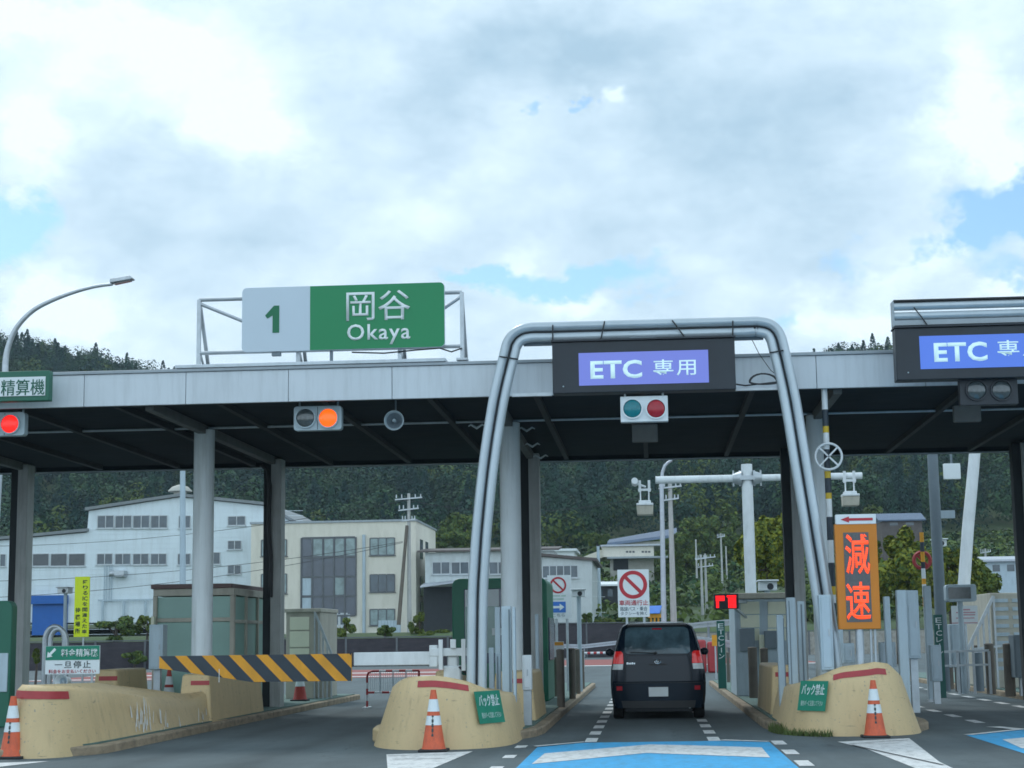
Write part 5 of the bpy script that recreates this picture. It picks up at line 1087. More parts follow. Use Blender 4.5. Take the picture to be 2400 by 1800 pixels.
a, c = at(393, 1020, 62), at(398, 1260, 62); pole('light_pole', [(c.x, 62, 0), (a.x, 62, a.z + 2)], [.13, .09], 'pale blue slim pole in front of the white factory', 'pole', 'cab')
# T gantry with antennas beyond the booths
Y = 48; tg = thing('antenna_gantry', (at(1615, 1290, Y).x, Y, 0), 'white T shaped pole with a long horizontal pipe beyond the booths', 'gantry')
xm = at(1616, 1100, Y).x; zt = at(1609, 1003, Y).z; za = at(1610, 1033, Y).z
b = MB(); b.tube([(xm, Y, 0), (xm, Y, zt)], .155, 20); b.build('post', 'white', tg)
b = MB(); xl, xr = at(1416, 1036, Y).x, at(1862, 1024, Y).x; b.tube([(xl, Y - .0, za), (xm - .35, Y, za)], .105, 16); b.tube([(xm + .35, Y, za), (xr, Y, za)], .095, 16); b.build('cross_arm', 'white', tg)
b = MB()
for s in (-1, 1):
    b.tube([(xm + s * .16, Y, za), (xm + s * .40, Y, za)], [.21, .13], 14)
    for q in (.2, .38): b.tube([(xm + s * q, Y, za - .22), (xm + s * q, Y, za + .22)], .025, 6)
b.bx(xm - .2, xm + .2, Y - .2, Y + .2, za - .06, za + .06); b.build('clamp_collar', 'galv', tg)
def toll_antenna(px, py, Yc, label, zarm, full=True):
    c = at(px, py, Yc); t = thing('toll_antenna', (c.x, Yc, c.z - .2), label, 'antenna'); b = MB(); k = mpp(Yc)
    b.bx(c.x - 13 * k, c.x + 13 * k, Yc - .2, Yc + .2, c.z - .05, c.z + .08); b.build('cover', 'white', t, bevel=.02)
    b = MB(); b.prism([(c.x - 18 * k, Yc - .25, c.z - .06), (c.x + 18 * k, Yc - .25, c.z - .06), (c.x + 17 * k, Yc - .2, c.z - .32), (c.x - 17 * k, Yc - .2, c.z - .32)], (0, .4, 0)); b.build('radome', 'booth_frame', t, bevel=.02)
    b = MB(); b.bx(c.x - 18 * k, c.x + 18 * k, Yc - .28, Yc + .2, c.z - .058, c.z - .0); b.build('lip', 'white', t, bevel=.01)
    b = MB()
    for s in (-1, 1): b.bar((c.x + s * 9 * k, Yc, c.z + .08), (c.x + s * 9 * k, Yc, zarm - .05), .035); b.bar((c.x + s * 10 * k, Yc, zarm - .16), (c.x + s * 10 * k, Yc, zarm + .16), .07)
    b.bar((c.x - 14 * k, Yc, zarm - .1), (c.x + 14 * k, Yc, zarm - .1), .06); b.build('hanger', 'white', t)
    return t
toll_antenna(1393, 1088, 47.0, 'white antenna box hanging left of the horizontal pipe end', at(1393, 1050, 47).z)
toll_antenna(1836, 1068, 47.0, 'white antenna box hanging at the right end of the horizontal pipe', at(1836, 1030, 47).z)
b = MB(); c = at(1371, 1040, 46.8); b.tube([(c.x, 46.6, c.z), (c.x, 47.4, c.z)], .09, 14); b.tube([(c.x, 47.3, c.z), (at(1395, 1050, 47.3).x, 47.3, at(1395, 1052, 47.3).z)], .03, 6); b.build('arm_stub', 'white', tg)
Y = 40; a, c = at(2015, 1000, Y), at(2038, 1440, Y); dl = pole('light_pole', [(c.x, Y, .14), ((a.x + c.x) / 2, Y, a.z / 2 + .5), (a.x, Y, a.z + .3)], [.135, .125, .12], 'dark grey blue square lamp post at right between the lanes', 'pole', 'cab_dark')
b = MB(); p = at(2062, 1108, Y); b.bx(a.x + .08, p.x, Y - .05, Y + .05, p.z - .12, p.z + .06); b.build('side_bracket', 'cab', dl)
Y = 46; pole('gantry_leg', [(at(2075, 1405, Y).x, Y, .1), at(2081, 1285, Y), at(2091, 1140, Y), at(2103, 1010, Y), at(2112, 900, Y)], [.16, .16, .155, .15, .14], 'white slanting gantry leg behind the dark lamp post at right', 'gantry', 'white', 18)
b = at(2057, 1018, 44); t = thing('ceiling_antenna', (b.x, 44, b.z - .25), 'pale square antenna panel under the canopy rear at right', 'antenna'); m_ = MB(); m_.bx(b.x - .21, b.x + .21, 44, 44.12, b.z - .2, b.z + .2); m_.build('panel', 'sign_white', t, bevel=.015); m_ = MB(); m_.bar((b.x, 44.06, b.z + .2), (b.x, 44.06, b.z + .8), .05); m_.build('hanger', 'cab_dark', t)
# striped rod with the red ring at right
Y = 41; rr = thing('striped_pole', (at(1992, 1300, Y).x, Y, .14), 'yellow and black rod with a red ring beside the dark lamp post', 'pole'); X = at(1993, 1200, Y).x; b = MB(); zf = lambda y: at(1992, y, Y).z
for ya, yb, m_ in ((1150, 1171, 2), (1171, 1192, 1), (1192, 1214, 2), (1214, 1228, 1), (1228, 1250, 0), (1250, 1262, 2), (1262, 1290, 0), (1290, 1310, 2)): b.tube([(X, Y, zf(yb)), (X, Y, zf(ya))], .05, 10, m_)
b.tube([(X, Y, .14), (X, Y, zf(1310))], .045, 10, 0); b.build('banded_shaft', ['white', 'navy', 'amber'], rr)
b = MB(); c = at(1993, 1210, Y); b.tube([(c.x + 17 * mpp(Y) * math.cos(a), Y + .08, c.z + 17 * mpp(Y) * math.sin(a)) for a in np.linspace(0, 2 * math.pi, 25)], .045, 6); b.bar((c.x - .13, Y + .08, c.z + .13), (c.x + .13, Y + .08, c.z - .13), .05); b.build('red_ring', 'stripe_red', rr)
# weeds at the foot of the right barrier
gw = MB()
for i in range(520):
    t_ = random.random(); q = ptR(2 + random.random() * 9.5, 0) if False else None
    a = int(1 + random.random() * 10); fz = random.random(); p = Vector((*oc[0], 0)) if False else (ptR(a, 0).lerp(ptR(a + 1, 0), fz) - Vector((nR[a].x, nR[a].y, 0)) * random.uniform(.0, .14))
    L = random.uniform(.03, .13) * (1.4 if a < 4 else 1); an = random.uniform(0, 6.28); dx, dy = math.cos(an) * .012, math.sin(an) * .012; le = Vector((random.uniform(-.05, .05), random.uniform(-.05, .05), L))
    gw.add([(p.x - dx, p.y - dy, 0), (p.x + dx, p.y + dy, 0), (p.x + le.x, p.y + le.y, le.z)], [(0, 1, 2)])
M['weed'] = pm('weed_green', (.085, .12, .03), .8, var=.4, scale=9)
tag(gw.build('weeds', 'weed', smooth=0), 'green weeds at the foot of the barrier under the display', 'weeds', kind='stuff')
# ------------------------------------------------------------------ buildings beyond the gate
M['f_white'] = pm('pale_blue_factory_cladding', (.66, .74, .78), .6, var=.05, scale=.4, dirt=(.52, .58, .60), dirt_amt=.6, dirt_scale=(.8, .8, .1))
M['f_roof'] = pm('grey_factory_roof', (.20, .22, .23), .7, var=.1)
M['cream'] = pm('cream_render', (.68, .65, .56), .75, var=.05, scale=.3, dirt=(.50, .475, .385), dirt_amt=.5, dirt_scale=(.6, .6, .15))
M['w_frame'] = pm('window_frame_pale', (.48, .52, .54), .5)
M['w_dark'] = pm('dark_window_frame', (.10, .11, .12), .5)
M['w_glass'] = pm('dark_window_glass', (.05, .075, .095), .12, var=.5, scale=.9, spec=.7)
M['w_glass2'] = pm('curtained_window_glass', (.20, .27, .27), .2, var=.35, scale=1.6, spec=.7)
M['w_curtain'] = pm('smoky_curtain_wall_glass', (.055, .07, .095), .15, var=.35, scale=.5, spec=.7)
M['hall'] = pm('warehouse_cladding', (.52, .57, .57), .65, var=.06, dirt=(.34, .36, .35), dirt_amt=.5, dirt_scale=(.6, .6, .15))
M['roof_blue'] = pm('blue_grey_roof', (.09, .13, .20), .6, var=.15)
M['roof_brown'] = pm('brown_tile_roof', (.10, .085, .08), .7, var=.2)
M['house'] = pm('house_render', (.40, .40, .36), .75, var=.1)
M['shade_open'] = pm('dark_open_bay', (.035, .04, .045), .9)
def window(b_obj, xa, xb, ya, yb, Y, n=2, glass='w_glass', frame='w_frame', rows=1, w=.07):
    X0, X1, Z0, Z1 = rect(xa, xb, ya, yb, Y); b = MB()
    for i in range(n + 1): x = X0 + (X1 - X0) * i / n; b.bx(x - w / 2, x + w / 2, Y - .07, Y + .02, Z0, Z1)
    for j in range(rows + 1):
        z = Z0 + (Z1 - Z0) * j / rows
        for i in range(n): xa_, xb_ = X0 + (X1 - X0) * i / n, X0 + (X1 - X0) * (i + 1) / n; b.bx(xa_ + w / 2 + .001, xb_ - w / 2 - .001, Y - .065, Y + .02, z - w / 2, z + w / 2)
    b.bx(X0 - .1, X1 + .1, Y - .14, Y - .001, Z0 - w / 2 - .06, Z0 - w / 2 - .002)
    f = b.build('window', frame, b_obj); p = MB(); p.bx(X0 + w / 2, X1 - w / 2, Y - .03, Y - .004, Z0 + w / 2, Z1 - w / 2); p.build('pane', glass, f); return f
Y = 142
fa = thing('factory_building', (at(380, 1350, Y).x, Y, 1.5), 'pale blue stepped factory with low gable and rows of dark windows at left', 'building')
gp = [at(x, y, Y) for x, y in ((-150, 1345), (-150, 1182), (188, 1150), (192, 1104), (388, 1074), (570, 1092.5), (655, 1142), (655, 1345))]
b = MB(); b.prism([(p.x, Y, p.z) for p in gp], (0, 16, 0)); b.build('wall', 'f_white', fa, smooth=0)
b = MB()
for (xa, ya, xb, yb) in ((-150, 1180, 192, 1148), (186, 1103, 389, 1072.5), (389, 1072.5, 570, 1091), (570.2, 1091, 655, 1140)):
    p, q = at(xa, ya, Y), at(xb, yb, Y); b.prism([(p.x, Y - .35, p.z), (q.x, Y - .35, q.z), (q.x, Y - .35, q.z + .25), (p.x, Y - .35, p.z + .25)], (0, 16.7, 0))
b.build('roof', 'f_roof', fa, smooth=0)
b = MB(); c = at(389, 1071, Y + 4); b.tube([(c.x, Y + 4, c.z - .4), (c.x, Y + 4, c.z + .35)], .55, 14); b.lathe([(1.05, .0), (1.0, .12), (.7, .42), (.2, .6)], c.x, Y + 4, c.z + .36, 20); b.build('roof_ventilator', 'house', fa)
b = MB()
for i in range(26):                               # cladding laps
    z = 1.9 + i * .42
    if z < at(0, 1160, Y).z: b.bx(gp[0].x, at(192, 0, Y).x, Y - .018, Y - .001, z, z + .03)
for i in range(34):
    z = 1.9 + i * .42
    if z < at(192, 1108, Y).z: b.bx(at(193, 1200, Y).x, at(654, 1200, Y).x, Y - .018, Y - .001, z, z + .03)
b.build('cladding_lap', 'f_white', fa, smooth=0)
for x in (210, 248.5, 287, 325.5): window(fa, x, x + 37, 1113.5, 1141, Y)
for x in (209, 248, 287, 325.5): window(fa, x, x + 35, 1196, 1219.5, Y)
for x in (70, 109, 148): window(fa, x, x + 37, 1196, 1223, Y, n=1, glass='w_dark')
for xa, xb, ya, yb in ((0, 13, 1197, 1224), (386, 412, 1114, 1141), (384, 412, 1196, 1220), (461, 476, 1193, 1219), (492, 531, 1115, 1135), (492, 522, 1168, 1187), (492, 521, 1221, 1240)): window(fa, xa, xb, ya, yb, Y, n=1 if xb - xa < 20 else 2)
X0, X1, Z0, Z1 = rect(68, 146, 1290, 1372, Y - .2); b = MB(); b.bx(X0, X1, Y - .2, Y + .0, Z0, Z1); sh = b.build('roller_shutter', 'blue', fa); b = MB(); b.bx(X0 - .1, X1 + .1, Y - .6, Y - .202, Z1 - .55, Z1 + .15); b.build('shutter_box', 'blue', sh)
b = MB(); a0, a1, c0, c1 = rect(245, 268, 1232, 1246, Y - 1); b.bx(a0, a1, Y - 1, Y - .02, c0, c1); b.tube([(a0 - .5, Y - .5, c0 + .3), (a0, Y - .5, c0 + .3)], .25, 10); b.build('exhaust_fan', 'galv', fa, bevel=.05)
b = MB()
for x in (226, 231, 237, 242): p, q = at(x, 1222, Y - .1), at(x, 1300, Y - .1); b.tube([(p.x, Y - .1, q.z), (p.x, Y - .1, p.z)], .035, 5)
for x in (222, 268, 314): p, q = at(x, 1298, Y - .3), at(x, 1345, Y - .3); b.tube([(p.x, Y - .3, q.z), (p.x, Y - .3, p.z)], .12, 6)
p, q = at(212, 1297, Y - .3), at(330, 1296, Y - .3); b.bar((p.x, Y - .3, p.z), (q.x, Y - .3, p.z), .12); b.build('downpipe', 'cab', fa)
Y = 138
cb = thing('office_building', (at(735, 1360, Y).x, Y, 2), 'cream three storey office block with dark curtain wall in its middle', 'building')
X0, X1, Z0, Z1 = rect(538, 901, 1128.5, 1372, Y); Z0 = 1.2
b = MB(); b.bx(X0, X1, Y, Y + 13, Z0, Z1); b.build('wall', 'cream', cb, smooth=0)
b = MB(); b.bx(X0 - .1, X1 + .1, Y - .12, Y + 13.1, Z1 + .002, Z1 + .16); b.build('parapet', 'trim', cb)
a0, a1, c0, c1 = rect(650, 770, 1161, 1330, Y); b = MB(); b.bx(a0, a1, Y - .04, Y + .0, c0, c1); cw_ = b.build('curtain_wall', 'w_curtain', cb, smooth=0)
b = MB()
for i in range(6): x = a0 + (a1 - a0) * i / 5; b.bx(x - .06, x + .06, Y - .12, Y - .0405, c0, c1)
for j in range(5): z = c0 + (c1 - c0) * j / 4; b.bx(a0 + .07, a1 - .07, Y - .10, Y - .0405, z - .07, z + .07)
b.build('mullion', 'w_dark', cw_)
for i, j, m_ in ((0, 0, 1), (1, 3, 0), (2, 3, 0), (3, 3, 0), (4, 3, 0), (0, 1, 1), (3, 1, 0)):
    xx = a0 + (a1 - a0) * i / 5; z = c0 + (c1 - c0) * j / 4; b = MB(); b.bx(xx + .09, xx + (a1 - a0) / 5 - .09, Y - .05, Y - .0403, z + .1, z + (c1 - c0) / 4 - .1); b.build('blind', ('w_glass2', 'cab')[m_], cw_)
for xa, xb, ya, yb, g in ((799, 853, 1162, 1199, 'w_glass2'), (799, 853, 1241, 1278, 'w_glass'), (799, 853, 1316, 1350, 'w_glass2'), (564, 620, 1166, 1201, 'w_glass2'), (564, 620, 1240, 1282, 'w_glass2')): window(cb, xa, xb, ya, yb, Y, n=3, glass=g, frame='w_dark')
window(cb, 712, 754, 1327, 1352, Y, n=2, glass='w_glass', frame='w_frame', w=.2)
b = MB(); p, q = at(786, 1155, Y - .15), at(786, 1372, Y - .15); b.tube([(p.x, Y - .15, 1.5), (p.x, Y - .15, p.z)], .13, 8); b.build('downpipe', 'cab', cb)
b = MB(); 
for yy, zz in ((Y + 2.5, 0), (Y + 6, 0)):
    for f_ in (1180, 1262, 1318): z = at(880, f_, Y).z; b.bx(X1 + .002, X1 + .05, yy, yy + 1.6, z - .9, z + .7)
b.build('side_window', 'w_glass', cb)
# long warehouse
Y = 136; wh = thing('warehouse', (at(1060, 1340, Y).x, Y, 2), 'long low grey warehouse with a window band, half hidden by the green booth', 'building')
X0, X1, Z0, Z1 = rect(918, 1198, 1192, 1345, Y); b = MB(); b.bx(X0, X1, Y, Y + 12, 1.2, Z1); b.build('wall', 'hall', wh, smooth=0)
b = MB(); p = X0 - .6; b.prism([(X0 - .6, Y - .4, Z1 + .01), (X1 + .4, Y - .4, Z1 + .01), (X1 + .4, Y + 5, Z1 + .45), (X0 - .6, Y + 5, Z1 + .45)], (0, 0, .14)); b.build('roof', 'roof_brown', wh, smooth=0)
for x in (934, 975, 1016, 1057, 1098): window(wh, x, x + 38, 1214, 1240, Y)
b = MB(); a0, a1, c0, c1 = rect(915, 1000, 1268, 1345, Y); b.bx(a0, a1, Y - .05, Y + .0, 1.3, c1); b.build('open_bay', 'shade_open', wh, smooth=0); b = MB(); b.prism([(a0, Y - 2.2, c1 - .1), (a1 + 2, Y - 2.2, c1 + .5), (a1 + 2, Y - .06, c1 + .6), (a0, Y - .06, c1 + .2)], (0, 0, .1)); b.build('lean_to_roof', 'guard', wh)
b = MB(); a0, a1, c0, c1 = rect(1000, 1027, 1272, 1340, Y); b.bx(a0, a1, Y - .04, Y, 1.3, c1); b.build('shutter', 'cab_dark', wh)
Y = 134; w2 = thing('warehouse', (at(1230, 1340, Y).x, Y, 2), 'pale gabled storehouse with barred windows behind the small arrow sign', 'building')
gp = [at(x, y, Y) for x, y in ((1172, 1345), (1172, 1203), (1279, 1211), (1279, 1345))]; b = MB(); b.prism([(p.x, Y, max(p.z, 1.3)) for p in gp], (0, 14, 0)); b.build('wall', 'hall', w2, smooth=0)
p, q = at(1165, 1201, Y), at(1290, 1212, Y); b = MB(); b.prism([(p.x, Y - .3, p.z), (q.x, Y - .3, q.z), (q.x, Y - .3, q.z + .22), (p.x, Y - .3, p.z + .22)], (0, 14.4, 0)); b.build('roof', 'roof_brown', w2, smooth=0)
window(w2, 1172, 1248, 1222, 1248, Y, n=5)
b = MB(); 
for z in (3.4, 4.6, 5.8): b.bx(at(1172, 0, Y).x, at(1279, 0, Y).x, Y - .02, Y - .001, z, z + .03)
b.build('cladding_lap', 'hall', w2, smooth=0)
Y = 175; w3 = thing('shed', (at(1223, 1200, Y).x, Y, 6), 'white flat roofed shed behind the pale storehouse', 'building'); b = MB(); X0, X1, Z0, Z1 = rect(1174, 1240, 1191, 1215, Y); b.bx(X0, X1, Y, Y + 8, 4, Z1); b.build('wall', 'sign_white', w3, smooth=0); b = MB(); b.bx(X0 - .3, X1 + .3, Y - .4, Y + 8.3, Z1 + .002, Z1 + .25); b.build('roof', 'sign_white', w3)
Y = 185; h1 = thing('house', (at(1360, 1230, Y).x, Y, 7), 'cream hillside building with two rows of small vents above a dark garage', 'building')
X0, X1, Z0, Z1 = rect(1302, 1412, 1180, 1202, Y); b = MB(); b.bx(X0, X1, Y, Y + 10, Z0, Z1); b.build('upper_wall', 'cream', h1, smooth=0)
X2, X3, Z2, Z3 = rect(1318, 1412, 1203, 1240, Y); b = MB(); b.bx(X2, X3, Y + .6, Y + 9, 4.5, Z0 - .002); b.build('lower_wall', 'house', h1, smooth=0)
b = MB(); a0, a1, c0, c1 = rect(1325, 1357, 1204, 1232, Y + .5); b.bx(a0, a1, Y + .54, Y + .6, c0, c1 - .1); b.build('garage_opening', 'shade_open', h1, smooth=0)
b = MB()
for xa in (1352, 1359, 1366, 1386, 1393, 1400): a0, a1, c0, c1 = rect(xa, xa + 5, 1190, 1194, Y); b.bx(a0, a1, Y - .02, Y + .0, c0, c1)
b.build('vent', 'w_dark', h1, smooth=0)
b = MB(); b.bx(X0 - .2, X1 + 1.2, Y - .4, Y + 10.2, Z1 + .002, Z1 + .18); b.build('roof', 'guard', h1); b = MB(); b.bx(X0 + .5, X1 + 1.5, Y - 1.2, Y + .55, Z0 - .25, Z0 - .06); b.build('canopy_slab', 'trim', h1)
b = MB(); l0, l1, l2, l3 = rect(1253, 1301, 1186, 1203, Y); b.prism([(l0, Y + 1, l3 - .9), (l1, Y + 1, l3), (l1, Y + 1, l3 - .9), (l0, Y + 1, l3 - 1.5)], (0, 8, 0)); b.build('ramp_wall', 'cream', h1, smooth=0)
Y = 235; h2 = thing('house', (at(1380, 1170, Y).x, Y, 14), 'long blue grey roof on the slope above the cream hillside building', 'building')
p, q, r_, s_ = at(1290, 1176, Y), at(1462, 1146, Y), at(1462, 1163, Y), at(1290, 1184, Y); b = MB(); b.prism([(p.x, Y, p.z), (q.x, Y, q.z), (r_.x, Y - 3, r_.z), (s_.x, Y - 3, s_.z)], (0, .3, .4)); b.build('roof', 'roof_blue', h2, smooth=0); b = MB(); b.bx(p.x + 2, q.x - 1, Y - 2.6, Y + 4, 10, r_.z - .5); b.build('wall', 'house', h2)
def small_house(xa, xb, ya, yb, Y, label, wall='house', roof='roof_brown', ridge=.4):
    X0, X1, Z0, Z1 = rect(xa, xb, ya, yb, Y); t = thing('house', ((X0 + X1) / 2, Y, Z0), label, 'house'); ze = Z0 + (Z1 - Z0) * (1 - ridge); zg = float(H((X0 + X1) / 2, Y)) - 1.5
    b = MB(); b.bx(X0, X1, Y, Y + 6, min(zg, Z0), ze); b.build('wall', wall, t); xm = (X0 + X1) / 2; ov = .4
    b = MB(); b.prism([(X0 - ov, Y - ov, ze + .002), (X1 + ov, Y - ov, ze + .002), (X1 + ov, Y + 3, Z1), (X0 - ov, Y + 3, Z1)], (0, 0, .15)); b.prism([(X0 - ov, Y + 3.001, Z1), (X1 + ov, Y + 3.001, Z1), (X1 + ov, Y + 6.4, ze), (X0 - ov, Y + 6.4, ze)], (0, 0, .15)); b.prism([(X0 + .02, Y + .02, ze), (X0 + .02, Y + 6, ze), (X0 + .02, Y + 3, Z1)], (.1, 0, 0)); b.prism([(X1 - .12, Y + .02, ze), (X1 - .12, Y + 6, ze), (X1 - .12, Y + 3, Z1)], (.1, 0, 0)); b.build('roof', roof, t, smooth=0)
    b = MB()
    for f in (.2, .6): b.bx(X0 + (X1 - X0) * f, X0 + (X1 - X0) * (f + .2), Y - .02, Y, Z0 + (ze - Z0) * .35, Z0 + (ze - Z0) * .8)
    b.build('window', 'w_glass', t); return t
small_house(1905, 1990, 1108, 1140, 200, 'dark house with pale blue roof above the trees, right of the display', wall='roof_brown', roof='roof_blue', ridge=.55)
small_house(2130, 2205, 1203, 1245, 130, 'pale low house beyond the trees at the right edge', wall='cab', roof='guard', ridge=.25)
small_house(1280, 1334, 1258, 1300, 160, 'dark shed under a pale roof left of the large prohibition sign', wall='shade_open', roof='sign_white', ridge=.2)

# ------------------------------------------------------------------ walls, fences, guardrails beyond
def wall(name, x0, x1, Y, z, label, mat='wall_dark', cat='wall', posts=3.0, d=.2, zb=-.3):
    b = MB(); b.bx(x0, x1, Y, Y + d, zb, z); o = b.build(name, mat); tag(o, label, cat)
    if posts:
        p = MB(); x = x0 + .2
        while x < x1: p.bx(x, x + .12, Y - .05, Y - .001, zb, z + .03); x += posts
        p.bx(x0, x1, Y - .06, Y + d + .06, z + .031, z + .09); p.build('post_and_cap', 'w_dark', o)
    return o
a = at(690, 1385, 100); wall('retaining_wall', -60, -10.6, 100, a.z + .12, 'long dark wall beyond the left lane under the factory')
a = at(1297, 1347, 130); wall('retaining_wall', -11, 2.5, 130, a.z, 'dark wall behind the guardrail left of the car')
wall('retaining_wall', 2.6, 40, 130.3, 1.7, 'dark low wall behind the guardrail right of the car', mat='concrete')
def guardrail(pts, label, h=.75):
    t = thing('guardrail', (pts[0][0], pts[0][1], 0), label, 'guardrail'); b = MB()
    for p, q in zip(pts[:-1], pts[1:]):
        p, q = Vector(p), Vector(q)
        for dz, w in ((0, .10), (-.09, .04), (-.18, .10)): b.bar((p.x, p.y, p.z + h + dz), (q.x, q.y, q.z + h + dz), .05 if w > .05 else .02, w)
    b.build('beam', 'guard', t); b = MB()
    for p, q in zip(pts[:-1], pts[1:]):
        p, q = Vector(p), Vector(q); n = max(1, int((q - p).length / 4))
        for i in range(n + 1): c = p.lerp(q, i / n); b.tube([(c.x, c.y + .08, c.z - .1), (c.x, c.y + .08, c.z + h)], .06, 8)
    b.build('post', 'guard', t)
a, c = at(1262, 1392, 122), at(1345, 1382, 122); guardrail([(-12, 122, c.z - .9), (a.x, 122, a.z - .8), (c.x + 1, 122, c.z - .72)], 'pale guardrail left of the car in front of the dark wall')
guardrail([at(1455, 1352, 88) - Vector((0, 0, .75)), at(1530, 1344, 84) - Vector((0, 0, .75)), at(1600, 1338, 80) - Vector((0, 0, .75))], 'upper guardrail right of the car behind the lettered post')
guardrail([at(1490, 1376, 76) - Vector((0, 0, .75)), at(1540, 1381, 72) - Vector((0, 0, .75)), at(1600, 1390, 68) - Vector((0, 0, .75))], 'lower guardrail curving right of the car roof')
b = MB(); a = at(1520, 1400, 70); Y = 70
for s in range(2): x0 = a.x - .4 + s * .55; b.bx(x0, x0 + .5, Y, Y + .5, 0.0, at(1520, 1382 + s * 4, Y).z)
o = b.build('road_block', 'stripe_red', bevel=.08); tag(o, 'pale red and orange plastic road blocks behind the car at right', 'road barrier')
b = MB(); x0 = a.x - .42; b.bx(x0 - .2, x0 - .01, Y - .02, Y + .5, 0, at(1515, 1384, Y).z); b.build('white_end', 'white', o, bevel=.05)
t, f, *_ = sign('warning_sign', 1538, 1552, 1372, 1395, 60, 'small amber sign on a stand right of the car', 'amber', posts=(.5,), pw=.06)
t, f, *_ = sign('warning_sign', 1197, 1218, 1386, 1419, 36, 'small white and orange sign on the middle island', 'sign_white', posts=(.5,), pw=.05, zb=.14)
b = MB(); a0, a1, c0, c1 = rect(1198, 1217, 1387, 1394, 36); b.bx(a0, a1, 35.993, 36.001, c0, c1); b.build('orange_band', 'amber', f)
Y = 66; so_ = thing('solar_panel', (at(1416, 1330, Y).x, Y, 0), 'blue tilted solar panel on a yellow frame right of the large prohibition sign', 'solar panel'); p = [at(1403, 1311, Y), at(1430, 1310, Y), at(1425, 1325, Y), at(1402, 1325, Y)]
b = MB(); b.prism([(q.x, Y + (.5 if i < 2 else 0), q.z) for i, q in enumerate(p)], (0, .06, .05)); b.build('panel', 'ink_blue', so_); b = MB()
for q in (1406, 1414, 1422): c = at(q, 1327, Y); b.bar((c.x, Y + .3, 0), (c.x, Y + .3, c.z), .07)
b.bar(at(1400, 1331, Y + .3), at(1428, 1330, Y + .3), .14); b.build('stand', 'amber', so_)
b = MB(); a = at(1370, 1418, 76)
gs = thing('lane_gate', (-2.6, 74, 0), 'thin red and white boom across the exit lane beyond the car', 'barrier'); b = MB(); p, q = at(1262, 1411, 74), at(1316, 1410, 74)
n = 8
for i in range(n): b.tube([p.lerp(q, i / n), p.lerp(q, (i + 1) / n)], .05, 8, i % 2)
b.build('boom', ['white', 'stripe_red'], gs); b = MB(); b.bx(p.x - .4, p.x, 73.8, 74.2, 0, p.z + .1); b.build('drive_post', 'white', gs, bevel=.03)

# ------------------------------------------------------------------ utility poles and far lamps
def utility(px, yt, yb, Y, label, r_=.13, arms=2, wide=1.1, lean_=0, mat='column_grey', stay=None):
    t0, b0 = at(px, yt, Y), at(px, yb, Y); t = thing('utility_pole', (b0.x, Y, b0.z), label, 'utility pole'); b = MB(); b.tube([(t0.x + lean_, Y, b0.z - 1), (t0.x, Y, t0.z)], [r_ * 1.3, r_ * .8], 12); b.build('shaft', mat, t)
    b = MB()
    for i in range(arms):
        z = t0.z - .35 - i * .75; b.bar((t0.x - wide * (1 - .25 * i), Y - .15, z - .08), (t0.x + wide * (1 - .25 * i), Y - .15, z + .05), .09)
        for s in (-.9, -.5, .5, .9): x = t0.x + s * wide * (1 - .25 * i); b.tube([(x, Y - .15, z + .03), (x, Y - .15, z + .28)], [.05, .035], 6)
    if arms: b.build('crossarm', 'galv', t)
    if stay: b = MB(); b.tube([at(*stay[0], Y - .3), at(*stay[1], Y - .3)], [.14, .11], 10); b.build('brace_pole', 'brown_post', t)
    return t
utility(883, 1066, 1362, 118, 'utility pole with crossarms and leaning brace in front of the cream office', stay=((861, 1350), (879, 1135)), arms=3, wide=.95)
utility(1447, 1040, 1348, 105, 'utility pole with transformers beside the tall lamp above the car', arms=2, wide=.7, r_=.16)
utility(1514, 1198, 1330, 150, 'left of the paired slim poles on the slope', arms=1, wide=.5, r_=.11)
utility(1523, 1196, 1330, 151, 'right of the paired slim poles on the slope', arms=2, wide=.9, r_=.11)
utility(1557, 1152, 1300, 175, 'slim pole on the slope above the red LED board', arms=1, wide=.4, r_=.1)
utility(1503, 1165, 1290, 180, 'short slim pole left of the paired poles', arms=0, r_=.1)
utility(1292, 1180, 1320, 150, 'pale bare pole between the storehouse and the large prohibition sign', arms=0, r_=.16, mat='cab')
utility(2128, 1185, 1260, 170, 'distant thin pole above the pale low house at right', arms=1, wide=.5, r_=.12)
utility(1568, 1180, 1300, 185, 'thin pole left of the white T pole on the slope', arms=0, r_=.09)
Y = 98; a = at(1434, 1345, Y); fl = thing('street_lamp', (a.x, Y, a.z), 'tall grey lamp with curved tip rising above the car', 'street lamp'); b = MB(); b.tube([(a.x, Y, a.z - 2)] + [at(x, y, Y) for x, y in ((1434, 1345), (1431, 1150), (1429, 1045), (1431, 1020), (1436, 1006), (1443, 999), (1452, 994))], [.17, .16, .14, .12, .10, .09, .08, .07], 12); b.build('shaft', 'guard', fl)
# wires
wr = MB()
def wire(p, q, sag, r_=.022):
    p, q = Vector(p), Vector(q); wr.tube([p.lerp(q, i / 12) - Vector((0, 0, sag * 4 * (i / 12) * (1 - i / 12))) for i in range(13)], r_, 4)
wire(at(870, 1170, 117.6), at(0, 1255, 112), .5); wire(at(870, 1172, 117.5), at(0, 1290, 112), .6); wire(at(883, 1080, 117.7), at(-60, 1180, 130), .8); wire(at(890, 1082, 117.8), at(1447, 1060, 104), 1.0)
o = wr.build('overhead_wire', 'cable'); tag(o, 'thin dark overhead wires crossing in front of the factory and office', 'wires')
